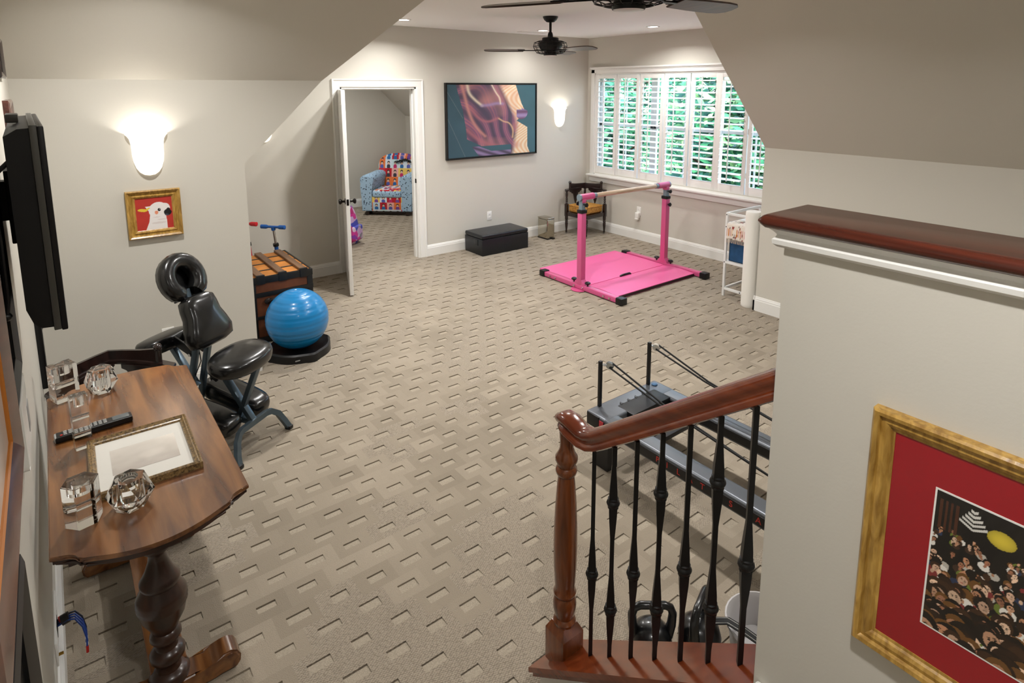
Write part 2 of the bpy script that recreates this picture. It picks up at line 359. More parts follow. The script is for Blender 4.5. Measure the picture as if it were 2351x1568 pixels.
baseboard('baseboard_beyond_right', (XR+.02, YF+DT, 0), (XR+.02, YB2, 0), (-1, 0, 0))

# stairs up to the landing the photograph is taken from
for k in range(4):
    z = .1875 * (k + 1); y = 1.12 - .25 * k
    y2 = y - .25 if k < 3 else YB
    struct(MB().b2((XL, y2, z-.1875 if k < 3 else 0), (1.134, y + .02, z), .012).out('stair_tread' if k < 3 else 'landing', CARPET, None, 30))

# half wall beside the landing
hw = struct(MB().b2((1.135, YB, 0), (1.25, .612, 1.775)).out('wall_half', WALL, None, 20))
cap = MB()
cp = [(-.079, 1.772), (.079, 1.772)] + [(.079 + .014*math.sin(a), 1.786 - .014*math.cos(a)) for a in [i*math.pi/8 for i in range(1, 8)]] + [(.079, 1.800), (-.079, 1.800)] + [(-.079 - .014*math.sin(a), 1.786 + .014*math.cos(a)) for a in [i*math.pi/8 for i in range(1, 8)]]
nn = len(cp); vs = []
for yy, sc in ((YB, 1), (.640, 1), (.648, .985), (.654, .96)):
    vs += [(1.1925 + u * sc, yy, 1.786 + (v - 1.786) * (1 if yy < .645 else (.75 if yy < .65 else .35))) for u, v in cp]
fs = [(j*nn+i, j*nn+(i+1) % nn, (j+1)*nn+(i+1) % nn, (j+1)*nn+i) for j in range(3) for i in range(nn)] + [tuple(range(nn)), tuple(range(4*nn-1, 3*nn-1, -1))]
part('cap', cap.raw(vs, fs), MAHOG, hw, 50, 'dark reddish wooden cap with rounded nosing')
tp = [(0, 1.732), (.010, 1.735), (.017, 1.741), (.018, 1.750), (.013, 1.755), (.011, 1.760), (.016, 1.766), (.023, 1.772), (0, 1.772)]
def moulding(prof, path):
    m = MB(); k = len(prof); vs = []
    for (x, y), (nx, ny) in path: vs += [(x + nx*u, y + ny*u, v) for u, v in prof]
    fs = [(j*k+i, j*k+(i+1) % k, (j+1)*k+(i+1) % k, (j+1)*k+i) for j in range(len(path)-1) for i in range(k)]
    fs += [tuple(range(k)), tuple(range(len(path)*k-1, (len(path)-1)*k-1, -1))]
    return m.raw(vs, fs)
part('trim', moulding(tp, [((1.135, YB), (-1, 0)), ((1.135, .612), (-1, 1)), ((1.25, .612), (1, 1)), ((1.25, YB), (1, 0))]), TRIM, hw, 30, 'white moulded trim under the cap')

# door casing, jamb, stop
dc = MB()
def casing(mb, x0, x1, z1, w, y, out):
    pr = [(0, 0), (w, 0), (w, .022), (w-.012, .024), (w-.022, .017), (.03, .013), (.012, .016), (0, .012)]
    path = [((x0, 0), (-1, 0)), ((x0, z1), (-1, 1)), ((x1, z1), (1, 1)), ((x1, 0), (1, 0))]; k = len(pr); vs = []
    for (x, z), (nx, nz) in path: vs += [(x + nx*u, y + out*v, z + nz*u) for u, v in pr]
    fs = [(j*k+i, j*k+(i+1) % k, (j+1)*k+(i+1) % k, (j+1)*k+i) for j in range(3) for i in range(k)] + [tuple(range(k)), tuple(range(4*k-1, 3*k-1, -1))]
    mb.raw(vs, fs)
casing(dc, DX0, DX1, DZ, .088, YF, -1)
dframe = struct(dc.out('trim_1', TRIM, None, 25)); dframe['label'] = 'white door casing around the open doorway'
j = MB(); j.b2((DX0, YF-.002, 0), (DX0+.02, YF+DT+.002, DZ)); j.b2((DX1-.02, YF-.002, 0), (DX1, YF+DT+.002, DZ)); j.b2((DX0, YF-.002, DZ-.02), (DX1, YF+DT+.002, DZ))
part('jamb', j, TRIM, dframe, 25)
j = MB(); j.b2((DX0+.02, YF+.05, 0), (DX0+.032, YF+.09, DZ-.02)); j.b2((DX1-.032, YF+.05, 0), (DX1-.02, YF+.09, DZ-.02)); j.b2((DX0+.02, YF+.05, DZ-.032), (DX1-.02, YF+.09, DZ-.02))
part('door_stop', j, TRIM, dframe, 25)
st = MB(); st.b2((DX1-.0235, YF+.004, .915), (DX1-.0195, YF+.034, .965)); part('strike_plate', st, BRONZE, dframe, 25, 'dark bronze strike plate')
# the door, swung open into the room
ang = math.atan2(-.944, -.33); DL = .875
door = struct(bpy.data.objects.new('door_1', None)); COL.objects.link(door); door.location = (DX0 + .012, YF - .012, 0); door.rotation_euler = (0, 0, ang)
door['label'] = 'white panelled door standing open, seen edge on'
d = MB(); d.b2((0, -.036, .012), (DL, 0, 2.015), .002)
part('leaf', d, TRIM, door, 25)
for x0, x1, z0, z1 in ((.12, .40, 1.15, 1.88), (.475, .755, 1.15, 1.88), (.12, .40, .22, .98), (.475, .755, .22, .98)):
    d = MB(); d.b2((x0, -.040, z0), (x1, .004, z1), .006); part('panel', d, TRIM, door, 25)
d = MB()
for s in (1, -1):
    M = TR(DL-.065, 0 if s > 0 else -.036, .945) @ RX(-90*s)
    d.lathe([(.030, 0), (.030, .006), (.011, .009), (.010, .03), (.019, .036), (.027, .046), (.027, .056), (.018, .064), (0.0, .066)], 18, M)
d.b2((DL-.001, -.029, .915), (DL+.002, -.007, .975), .0)
part('door_knob', d, BRONZE, door, 40, 'dark bronze knob and latch')
for z in (.25, 1.05, 1.85):
    d = MB(); d.cyl((-.006, .004, z-.045), (-.006, .004, z+.045), .007, 10); d.sph((-.006, .004, z+.05), .008, n=8); d.b2((-.02, -.03, z-.043), (.004, .0, z+.043))
    part('hinge', d, BRONZE, door, 40, 'dark bronze hinge')
# ================================================================== window with plantation shutters
win = struct(bpy.data.objects.new('window_1', None)); COL.objects.link(win); win['label'] = 'wide window with seven white plantation shutter panels'
LOUV = mat('shutter_paint', '#efeeea', .4)
f = MB(); y0, y1, z0, z1 = WY0, WY1, WZ0, WZ1
for lo, hi in (((XW-.022, y1, z0-.05), (XW, y1+.065, z1+.06)), ((XW-.022, y0-.065, z0-.05), (XW, y0, z1+.06)), ((XW-.022, y0-.065, z1), (XW, y1+.065, z1+.075))): f.b2(lo, hi, .003)
part('casing', f, TRIM, win, 25)
f = MB(); f.b2((XW-.045, y0-.075, z1+.062), (XW, y1+.075, z1+.085), .004); f.b2((XW-.032, y0-.07, z1+.048), (XW, y1+.07, z1+.064), .004); part('head_moulding', f, TRIM, win, 25)
f = MB(); f.b2((XW-.075, y0-.09, z0-.052), (XW+.03, y1+.095, z0-.027), .008); part('window_sill', f, TRIM, win, 30)
f = MB(); f.b2((XW-.028, y0-.07, z0-.13), (XW, y1+.072, z0-.052), .004); f.b2((XW-.042, y0-.075, z0-.07), (XW, y1+.077, z0-.052), .006); part('apron', f, TRIM, win, 30)
f = MB()
for lo, hi in (((XW-.004, y0, z0-.03), (XW+.06, y0+.018, z1)), ((XW-.004, y1-.018, z0-.03), (XW+.06, y1, z1)), ((XW-.004, y0, z1-.018), (XW+.06, y1, z1)), ((XW-.004, y0, z0-.03), (XW+.06, y1, z0-.012))): f.b2(lo, hi, .002)
part('shutter_frame', f, LOUV, win, 25)
# panels; the slats share one mesh
starts = [6.262, 5.862, 5.452, 5.048, 4.642, 4.252, 3.845]; PWD = .392
lv = None; nl = 17; lz0, lz1 = .945, 2.155
for i, ys in enumerate(starts):
    ya, yb = ys - PWD, ys; f = MB(); st = .046
    f.b2((XW+.004, yb-st, z0-.008), (XW+.032, yb, z1-.022), .003); f.b2((XW+.004, ya, z0-.008), (XW+.032, ya+st, z1-.022), .003)
    f.b2((XW+.004, ya+st, z1-.075), (XW+.032, yb-st, z1-.022), .002); f.b2((XW+.004, ya+st, z0-.008), (XW+.032, yb-st, z0+.095), .002)
    p = part('shutter_panel', f, LOUV, win, 25)
    f = MB(); ym = (ya+yb)/2 + .012
    f.b2((XW-.040, ym-.006, lz0+.02), (XW-.028, ym+.006, lz1+.015), .003); part('tilt_rod', f, LOUV, p, 25)
    for k in range(nl):
        z = lz0 + (lz1 - lz0) * (k + .5) / nl
        if lv is None:
            f = MB(); pf = [(-.032, 0), (-.02, .0045), (0, .006), (.02, .0045), (.032, 0), (.02, -.0045), (0, -.006), (-.02, -.0045)]; L = (PWD - 2*st - .004)/2; n = len(pf)
            f.raw([(x, -L, z_) for x, z_ in pf] + [(x, L, z_) for x, z_ in pf], [(a, (a+1) % n, n+(a+1) % n, n+a) for a in range(n)] + [tuple(range(n)), tuple(range(2*n-1, n-1, -1))])
            lv = part('louver', f, LOUV, p, 50); lv.location = (XW+.014, (ya+yb)/2, z); lv.rotation_euler = (0, R_(-13), 0)
        else:
            share(lv, (XW+.014, (ya+yb)/2, z), p, (0, R_(-13 + random.uniform(-2, 2)), 0))
    if i % 2 == 0:
        for z in (1.05, 1.55, 2.08):
            f = MB(); f.b2((XW+.001, yb-.004, z-.03), (XW+.006, yb+.006, z+.03)); part('hinge', f, TRIM, p, 25)
# sashes and glass behind the shutters
SASH = mat('window_sash_paint', '#e6e8e6', .4)
for k in range(3):
    a = y0 + (y1 - y0) * k / 3; b = y0 + (y1 - y0) * (k+1) / 3; f = MB()
    for lo, hi in (((XW+.10, a, z0-.02), (XW+.14, a+.05, z1)), ((XW+.10, b-.05, z0-.02), (XW+.14, b, z1)), ((XW+.10, a, z1-.05), (XW+.14, b, z1)), ((XW+.10, a, z0-.02), (XW+.14, b, z0+.05)), ((XW+.10, a, 1.50), (XW+.14, b, 1.545)), ((XW+.112, (a+b)/2-.009, z0), (XW+.128, (a+b)/2+.009, z1))): f.b2(lo, hi, .002)
    s = part('sash', f, SASH, win, 25)
    g = MB(); g.b2((XW+.118, a+.03, z0), (XW+.122, b-.03, z1-.03)); part('pane', g, mat('window_glass', '#ffffff', 0, trans=1.0, ior=1.05) if k == 0 else bpy.data.materials['window_glass'], s, 25)

# ---- outside: lawn and trees
GR = mat('lawn', '#3f6b2c', .9, var=(3, .35)); struct(MB().raw([(6.6, -25, -3.2), (60, -25, -3.2), (60, 40, -3.2), (6.6, 40, -3.2)], [(0, 1, 2, 3)]).out('ground_outside', GR))
BARK = mat('bark', '#4a3b2e', .9, var=(12, .4), bump=(30, .5))
def tree(name, label, loc, h, r, n, cols, seed):
    rnd = random.Random(seed); t = thing(name, label, 'tree', loc)
    m = MB(); m.tube([(0, 0, 0), (.1, .05, h*.35), (-.05, .1, h*.7), (0, 0, h*.95)], [.17, .13, .08, .03], 8)
    for k in range(7):
        a = rnd.uniform(0, 6.28); z = h * rnd.uniform(.35, .8); m.tube([(0, 0, z), (math.cos(a)*r*.5, math.sin(a)*r*.5, z+.3), (math.cos(a)*r*.9, math.sin(a)*r*.9, z+.7)], [.05, .03, .01], 6)
    part('trunk', m, BARK, t)
    for ci, c in enumerate(cols):
        vs = []; fs = []
        for k in range(n):
            u = Vector((rnd.gauss(0, 1), rnd.gauss(0, 1), rnd.gauss(0, 1))).normalized(); rr = rnd.uniform(.45, 1.0) * (1 + .25 * math.sin(u.x*5+seed) * math.cos(u.y*4))
            p = Vector((u.x*r*rr, u.y*r*rr, h*.62 + u.z*h*.42*rr)); a = Vector((rnd.gauss(0, 1), rnd.gauss(0, 1), rnd.gauss(0, .6))).normalized(); b = a.orthogonal().normalized(); s = rnd.uniform(.07, .16)
            q = len(vs); vs += [tuple(p - a*s), tuple(p + b*s*.45), tuple(p + a*s), tuple(p - b*s*.45)]; fs.append((q, q+1, q+2, q+3))
        me = bpy.data.meshes.new('foliage'); me.from_pydata(vs, [], fs); me.materials.append(c); o = bpy.data.objects.new('foliage', me); COL.objects.link(o); o.parent = t; o['kind'] = 'stuff'
def leafm(n, c): return mat(n, c, .5, var=(4, .3))
LV = [leafm('leaf_deep_green', '#1d5a3a'), leafm('leaf_green', '#357f52'), leafm('leaf_pale_green', '#6fa067')]
tree('broadleaf_tree', 'leafy green tree outside, behind the shutters nearest the corner', (9.6, 9.9, -3.2), 6.4, 1.55, 2400, LV[:2], 1)
tree('broadleaf_tree', 'leafy tree outside behind the middle shutters', (9.8, 6.0, -3.2), 6.6, 1.55, 2400, LV, 2)
tree('broadleaf_tree', 'pale leafy tree outside behind the right-hand shutters', (9.3, 2.1, -3.2), 5.8, 1.5, 2200, LV[1:], 3)
tree('broadleaf_tree', 'dark leafy tree farther off beyond the window', (16.2, 6.6, -3.2), 8.8, 2.9, 3800, LV[:2], 4)
tree('broadleaf_tree', 'tall leafy tree farthest to the left beyond the window', (16.0, 14.2, -3.2), 9.4, 2.9, 3800, LV[:2], 5)
tree('broadleaf_tree', 'leafy tree farthest to the right beyond the window', (15.6, -.8, -3.2), 8.6, 2.8, 3600, LV, 6)

# ================================================================== lamps
LAMP = mat('lamp_lens', '#ffffff', .5, emit=('#fff6ea', 14.0)); LAMPOFF = mat('frosted_lens', '#d9d8d4', .35)
def can(x, y, label, pw=15.0):
    t = thing('recessed_light', label, 'light', (x, y, ZC), 0, 'recessed ceiling lights')
    part('trim_ring', MB().lathe([(.075, 0), (.078, -.004), (.072, -.007), (.056, -.005), (.055, .0)], 28), TRIM, t)
    part('lens', MB().lathe([(.056, -.002), (.03, -.0035), (0, -.004)], 24), LAMP, t)
    l = bpy.data.lights.new('lamp', 'AREA'); l.shape = 'DISK'; l.size = .1; l.energy = CAN_W * pw; l.color = (1, .98, .95); l.spread = R_(150)
    o = bpy.data.objects.new('lamp', l); COL.objects.link(o); o.parent = t; o.location = (0, 0, -.012)
for x, y, s, pw in ((2.97, 5.805, 'recessed ceiling light above the doorway, at the edge of the slope', 12), (4.873, 5.873, 'recessed ceiling light behind the far ceiling fan', 7), (5.537, 4.723, 'recessed ceiling light in front of the shuttered window', 12),
                (.50, 3.45, 'recessed ceiling light over the massage chair', 17), (.42, .15, 'added unseen ceiling light over the landing that brightens the half wall', 11), (2.42, 5.05, 'added ceiling light hidden behind the slope that brightens the recess wall and trunk', 20), (2.95, 3.55, 'recessed ceiling light between the two fans, left side', 18), (3.0, 2.3, 'recessed ceiling light by the right slope', 16), (2.95, .3, 'recessed ceiling light over the exercise machine', 16)):  # landing and trunk lamps are added out of sight, for half wall and recess
    can(x, y, s, pw)
ALAB = mat('alabaster_glass', '#fbf8f0', .4, emit=('#fff3e2', .85))
def sconce(x, y, label):
    t = thing('sconce_lamp', label, 'wall lamp', (x, y, 1.49), 0, 'alabaster wall sconces')
    pr = [(.0, 0), (.03, .006), (.052, .022), (.07, .05), (.082, .09), (.087, .13), (.088, .17), (.090, .205), (.096, .235), (.106, .252), (.116, .262), (.113, .266), (.101, .257), (.092, .238), (.085, .20), (.082, .13), (.076, .09), (.06, .045), (.03, .012), (0, .008)]
    part('shade', MB().lathe(pr, 26, None, .85, math.pi, 2*math.pi), ALAB, t, 60)
    part('back_plate', MB().b2((-.05, -.006, .05), (.05, 0, .22), .003), TRIM, t)
    l = bpy.data.lights.new('bulb', 'POINT'); l.energy = SCONCE_W; l.shadow_soft_size = .025; l.color = (1, .96, .9)
    o = bpy.data.objects.new('bulb', l); COL.objects.link(o); o.parent = t; o.location = (0, -.055, .206)
sconce(.486, YS, 'white alabaster sconce above the parrot picture')
sconce(5.628, YF, 'white alabaster sconce between the canyon picture and the window')
sconce(1.70, YF, 'white alabaster sconce half hidden behind the sloped ceiling')

# ceiling fans
BLADE = wood('fan_blade_walnut', '#2a1a13', '#4a2f22', (1, 8, 8), .35, .2, 4); FANM = mat('fan_bronze', '#17181a', .4, metal=.35)
def fan(loc, a0, label):
    t = thing('ceiling_fan', label, 'ceiling fan', (loc[0], loc[1], ZC), R_(a0), 'ceiling fans')
    part('canopy', MB().lathe([(.075, 0), (.073, -.012), (.062, -.032), (.04, -.052), (.018, -.056), (.012, -.056)], 24), FANM, t)
    part('downrod', MB().lathe([(.012, -.05), (.012, -.145), (.02, -.152), (.026, -.175), (.026, -.19), (.034, -.2)], 16), FANM, t)
    part('motor', MB().lathe([(.02, -.198), (.075, -.2), (.082, -.207), (.082, -.226), (.07, -.232), (.10, -.24), (.117, -.25), (.12, -.268), (.116, -.29), (.095, -.31), (.085, -.322), (.06, -.326), (.06, -.345), (.066, -.35), (.066, -.368), (.064, -.372)], 28), FANM, t)
    part('light_lens', MB().lathe([(.064, -.371), (.045, -.376), (0, -.378)], 24), LAMPOFF, t)
    g = MB()
    for z, r in ((-.235, .12), (-.25, .158), (-.285, .168), (-.318, .155), (-.345, .135), (-.355, .10)): g.tube([(r*math.cos(k*math.pi/16), r*math.sin(k*math.pi/16), z) for k in range(32)], .003, 6, True)
    for k in range(16):
        a = k * math.pi / 8; g.tube([(r*math.cos(a), r*math.sin(a), z) for r, z in ((.08, -.228), (.12, -.235), (.158, -.25), (.168, -.285), (.155, -.318), (.135, -.345), (.10, -.355), (.066, -.357))], .0022, 5)
    part('wire_cage', g, FANM, t)
    for k in range(3):
        M = RZ(120*k) @ TR(0, 0, -.325) @ RX(-12)
        b = MB(); P = [(.27, -.052), (.40, -.060), (.55, -.064), (.61, -.058), (.645, -.035), (.652, 0), (.645, .035), (.61, .058), (.55, .064), (.40, .060), (.27, .052)]
        b.prism(P, -.004, .004, M, .002); bl = part('blade', b, BLADE, t)
        b = MB(); b.box((.17, 0, 0), (.22, .02, .008), .002, M); b.box((.285, 0, .006), (.07, .075, .006), .002, M); part('blade_iron', b, FANM, bl)
fan((3.969, 4.672), 148, 'far ceiling fan with dark cage motor and dark wood blades')
fan((1.857, 1.711), 117, 'near ceiling fan cut off by the top of the view')
v = MB()
v.b2((4.72, 6.10, ZC-.006), (5.12, 6.20, ZC+.001), .002)
vt = thing('ceiling_vent', 'white slotted ceiling vent near the far wall', 'vent', (0, 0, 0)); part('frame', v, TRIM, vt)
for k in range(5): part('slat', MB().b2((4.735, 6.112+.017*k, ZC-.009), (5.105, 6.119+.017*k, ZC-.005)), WHITE, vt)
# ================================================================== stair railing
BX = 1.2
rail = thing('stair_railing', 'cherry wood stair rail with turned newel and black iron balusters', 'railing', (0, 0, 0))
def base_z(y): return .259 + (1.196 - y) * (.665 - .259) / (1.196 - .683)
# sloping curb: white stringer, wooden cap with a moulded lower edge
def sloped(mb, x0, x1, ya, yb, z0, z1, end=None):
    """block following the stair slope between ya (low end) and yb; z0,z1 offsets from the baluster foot line"""
    vs = []
    for y in (ya, yb):
        for x in (x0, x1):
            for z in (z0, z1): vs.append((x, y, max(0, base_z(y) + z) if z < -.2 else base_z(y) + z))
    return mb.raw(vs, [(0, 1, 3, 2), (4, 6, 7, 5), (0, 4, 5, 1), (2, 3, 7, 6), (0, 2, 6, 4), (1, 5, 7, 3)])
part('stringer', sloped(MB(), 1.142, 1.258, 1.372, .612, -.9, -.036), TRIM, rail, 20, 'white stringer below the rail base')
part('shoe_cap', sloped(MB(), 1.112, 1.288, 1.40, .612, -.020, 0), CHERRY, rail, 20)
part('shoe_moulding', sloped(MB(), 1.122, 1.278, 1.388, .612, -.042, -.020), CHERRY, rail, 20)
newel = MB(); s = .045; NY = 1.318
newel.b2((BX-s, NY-s, base_z(NY)-.02), (BX+s, NY+s, .262), .002)
for k in range(1):
    newel.raw([(BX-s, NY-s, .262), (BX+s, NY-s, .262), (BX+s, NY+s, .262), (BX-s, NY+s, .262), (BX-.03, NY-.03, .292), (BX+.03, NY-.03, .292), (BX+.03, NY+.03, .292), (BX-.03, NY+.03, .292)], [(0, 1, 5, 4), (1, 2, 6, 5), (2, 3, 7, 6), (3, 0, 4, 7), (4, 5, 6, 7)])
newel.lathe([(.030, .285), (.036, .29), (.038, .30), (.034, .308), (.030, .312), (.033, .32), (.038, .345), (.039, .365), (.036, .382), (.031, .39), (.035, .396), (.038, .405), (.035, .413), (.032, .42), (.034, .44), (.0375, .50), (.039, .57), (.038, .64), (.034, .73), (.029, .80), (.026, .825), (.032, .832), (.035, .842), (.034, .85), (.028, .857), (.030, .865), (.036, .878), (.036, .89), (.028, .903), (.022, .92), (.0215, .94), (.024, .975)], 24, TR(BX, NY, 0))
part('newel_post', newel, CHERRYV, rail, 35, 'turned cherry newel post on a square base')
# handrail: rounded end over the newel, easing, then the slope
path = [(1.352, .992), (1.345, 1.002), (1.325, 1.008), (1.298, 1.006), (1.272, .998), (1.245, .992), (1.215, .996), (1.185, 1.011), (1.150, 1.035), (1.10, 1.072), (1.05, 1.108), (.85, 1.255), (.612, 1.430)]
scl = [.35, .72, .98, 1.08, 1.04, 1, 1, 1, 1, 1, 1, 1, 1]
pf = [(-.020, -.030), (.020, -.030), (.029, -.026), (.031, -.018), (.027, -.012), (.022, -.008), (.022, -.002), (.028, .004), (.032, .014), (.030, .022), (.022, .028), (.010, .0315), (-.010, .0315), (-.022, .028), (-.030, .022), (-.032, .014), (-.028, .004), (-.022, -.002), (-.022, -.008), (-.027, -.012), (-.031, -.018), (-.029, -.026)]
part('handrail', MB().tube([(BX, y, z + .002) for y, z in path], scl, prof=pf, up=(0, 0, 1)), CHERRY, rail, 50, 'moulded cherry handrail with rounded end')
bys = [1.194, 1.113, 1.0285, .942, .857, .773, .6855]
tops = [.985, 1.025, 1.084, 1.15, 1.213, 1.277, 1.34]
for i, (y, zt) in enumerate(zip(bys, tops)):
    zb = base_z(y); Lb = zt - zb; kn = [.405] if i % 2 == 0 else [.235, .745]; w = .0062; prof = []; pts = [(0, w), (1, w)]
    b = MB(); zs = [0] + sorted(set([k + d for k in kn for d in (-.17, -.06, -.028, .028, .06, .17)])) + [1]
    def rad(f):
        r = w
        for k in kn:
            e = abs(f - k)
            if e < .17: r = max(r, w + .0058 * (1 - max(0, e - .045) / .125) if e > .045 else w + .0058)
        return r
    zs = [q for q in zs if 0 <= q <= 1]
    b.tube([(BX, y, zb + Lb*q) for q in zs], [rad(q)*1.41 for q in zs], 4, up=(1, 0, .001))
    for k in kn: b.lathe([(.011, -.018), (.016, -.015), (.0155, -.009), (.0185, -.005), (.020, 0), (.0185, .005), (.0155, .009), (.016, .015), (.011, .018)], 16, TR(BX, y, zb + Lb*k))
    part('baluster', b, BLACKMET, rail, 40)

# ================================================================== console table
tbl = thing('console_table', 'dark walnut console table with bowed ends and notched corners', 'table', (.147, 2.52, 0))
def top_outline(o=0.0):
    x0, x1, ya, yb = -.262 - o, .262 + o, -.515 - o, .60 + o; r = .046; P = []
    def end(xa, xb, y, s, d):
        """one bowed end from corner xa to xb; s is the outward sign of y"""
        k = 1 if xb > xa else -1
        P.append((xa, y)); P.append((xa + k*.022, y + s*.006))
        for i in range(1, 7): a = math.pi/2*i/6; P.append((xa + k*(.022 + r*math.sin(a)) , y + s*(.006 + r*(1 - math.cos(a)))))
        xs, xe, yy = xa + k*(.022 + r + .010), xb - k*(.022 + r + .010), y + s*(.006 + r)
        for i in range(15): t = i/14; P.append((xs + (xe - xs)*t, yy + s*d*(1 - (2*t - 1)**2)))
        for i in range(6, 0, -1): a = math.pi/2*i/6; P.append((xb - k*(.022 + r*math.sin(a)), y + s*(.006 + r*(1 - math.cos(a)))))
        P.append((xb - k*.022, y + s*.006)); P.append((xb, y))
    end(x0, x1, ya, -1, .062); end(x1, x0, yb, 1, .03)
    return P
part('tabletop', MB().prism(top_outline(), .735, .75, None, .003), WALNUT, tbl, 40)
part('top_moulding', MB().prism(top_outline(-.006), .716, .736, None, .006), WALNUTD, tbl, 40)
f = MB()
f.b2((-.20, -.46, .655), (.20, -.43, .716), .006); f.b2((-.20, .50, .655), (.20, .53, .716), .006); f.b2((-.225, -.45, .655), (-.20, .53, .716), .004); f.b2((.20, -.45, .655), (.225, .53, .716), .004)
part('apron', f, WALNUTD, tbl, 30)
colp = [(.050, .060), (.060, .066), (.062, .085), (.050, .098), (.038, .105), (.036, .13), (.042, .138), (.052, .150), (.054, .165), (.046, .178), (.034, .186), (.032, .205), (.040, .215), (.048, .228), (.046, .242), (.036, .252), (.046, .275), (.064, .31), (.072, .345), (.076, .352), (.074, .36), (.077, .366), (.074, .374), (.076, .382), (.072, .392), (.062, .41), (.056, .425), (.060, .432), (.060, .444), (.052, .456), (.042, .475), (.030, .51), (.026, .535), (.034, .548), (.046, .560), (.047, .575), (.040, .585), (.028, .595), (.026, .62), (.036, .645), (.06, .655), (.06, .67)]
for yy in (-.37, .44):
    part('column', MB().lathe(colp, 28, TR(0, yy, 0)), WALNUTD, tbl, 50)
    f = MB(); prof = [(-.20, 0), (-.213, .016), (-.216, .04), (-.205, .062), (-.185, .074), (-.16, .074), (-.135, .062), (-.11, .050), (-.07, .058), (.07, .058), (.11, .050), (.135, .062), (.16, .074), (.185, .074), (.205, .062), (.216, .04), (.213, .016), (.20, 0), (.15, 0), (.13, .012), (-.13, .012), (-.15, 0)]
    M = TR(0, yy + .045, .004) @ RX(90); f.prism([(x, z) for x, z in prof], 0, .09, M, .008); part('foot', f, WALNUT, tbl, 40)
f = MB(); f.b2((-.055, -.36, .075), (.055, .43, .100), .004); part('stretcher', f, WALNUT, tbl, 30)

# ---- things on the table
def prism_crystal(name, label, loc, rz, poly, h, bores, cat='candle holder'):
    t = thing(name, label, cat, loc, rz, 'crystal pieces on the console table')
    b = MB(); b.prism(poly, .0005, h, None, .0025); part('body', b, GLASS, t, 20)
    for p, q, r in bores:
        part('bore', MB().tube([p, q], r, 14), GLASS, t, 40)
def hexa(r, sy=1): return [(r*math.cos(math.pi/3*k), r*sy*math.sin(math.pi/3*k)) for k in range(6)]
prism_crystal('crystal_candle_holder', 'tall six-sided crystal candle holder on the near table corner', (-.028, 2.128, .75), R_(12), hexa(.048), .135, [((-.04, 0, .06), (.04, 0, .06), .012), ((0, 0, .10), (0, 0, .1335), .024)])
prism_crystal('crystal_candle_holder', 'slim square crystal block standing across the remote control', (-.010, 2.60, .75), R_(8), [(-.026, -.02), (.026, -.02), (.026, .02), (-.026, .02)], .205, [((-.025, 0, .055), (.025, 0, .055), .010), ((-.025, 0, .12), (.025, 0, .12), .010), ((0, 0, .165), (0, 0, .2035), .016)])
prism_crystal('crystal_candle_holder', 'square crystal candle holder at the far end of the table by the wall', (-.052, 3.075, .75), R_(20), [(-.042, -.035), (.042, -.035), (.042, .035), (-.042, .035)], .155, [((-.035, 0, .07), (.035, 0, .07), .014), ((0, 0, .115), (0, 0, .1535), .024)])
def faceted(name, label, loc, rz, r, h):
    t = thing(name, label, 'vase', loc, rz, 'crystal pieces on the console table')
    rings = [(.62*r, .0005, 0), (1.0*r, h*.45, .5), (.66*r, h, 0)]; vs = []; n = 6
    for R0, z, o in rings: vs += [(R0*math.cos((k+o)*2*math.pi/n), R0*math.sin((k+o)*2*math.pi/n), z) for k in range(n)]
    fs = [tuple(range(n))[::-1]]
    for k in range(n):
        a, b = k, (k+1) % n
        fs += [(a, b, n+k), (b, n+(k+1) % n, n+k), (n+k, n+(k+1) % n, 2*n+b), (n+k, 2*n+b, 2*n+a)]
    fs.append(tuple(range(2*n, 3*n)))
    part('body', MB().raw(vs, fs), GLASS, t, 5)
    part('well', MB().lathe([(.0, .018), (.020, .020), (.024, .03), (.026, h-.0015), (0, h-.0015)], 18), GLASS, t, 40)
faceted('crystal_votive', 'large faceted crystal votive beside the lying picture frame', (.092, 2.122, .75), .3, .068, .098)
faceted('crystal_votive', 'faceted crystal votive at the far end of the console table', (.075, 3.06, .75), .1, .066, .105)
rem = thing('remote_control', 'long black remote control with grey buttons on the table', 'remote', (.030, 2.708, .75), R_(3))
part('body', MB().box((0, 0, .0125), (.245, .05, .024), .008), BLACKPL, rem, 40)
GREYB = mat('grey_rubber', '#9a9a98', .5); REDB = mat('red_button', '#b3271f', .5)
part('display', MB().box((.085, 0, .0250), (.055, .036, .002), .001), mat('remote_display', '#5d6264', .2), rem)
part('end_cap', MB().box((-.117, 0, .0125), (.014, .046, .0225), .006), GREYB, rem)
bt = MB(); bt.box((0, 0, 0), (.011, .008, .003), .001); b0 = part('button', bt, GREYB, rem); b0.location = (-.09, .012, .0255)
for i in range(9):
    for j in range(3):
        if i or j: share(b0, (-.09 + .0155*i, .012 - .012*j, .0255), rem)
part('red_button', MB().box((-.102, -.012, .0252), (.008, .008, .003), .001), REDB, rem)
fr = thing('framed_print', 'framed pale landscape print lying flat on the console table', 'picture', (.155, 2.394, .75), R_(-1))
ANTG = wood('antique_gilt', '#3b2a18', '#a98a58', (9, 9, 9), .35, .2, 14)
def frame_profile(mb, w, h, prof, M=None):
    """mitred frame: prof [(inward distance, height)]; outer size w x h centred"""
    k = len(prof); vs = []
    for sx, sy in ((-1, -1), (1, -1), (1, 1), (-1, 1)): vs += [(sx*(w/2 - u), sy*(h/2 - u), v) for u, v in prof]
    fs = [(j*k+i, j*k+(i+1) % k, ((j+1) % 4)*k+(i+1) % k, ((j+1) % 4)*k+i) for j in range(4) for i in range(k)]
    return mb.raw(vs, fs, M)
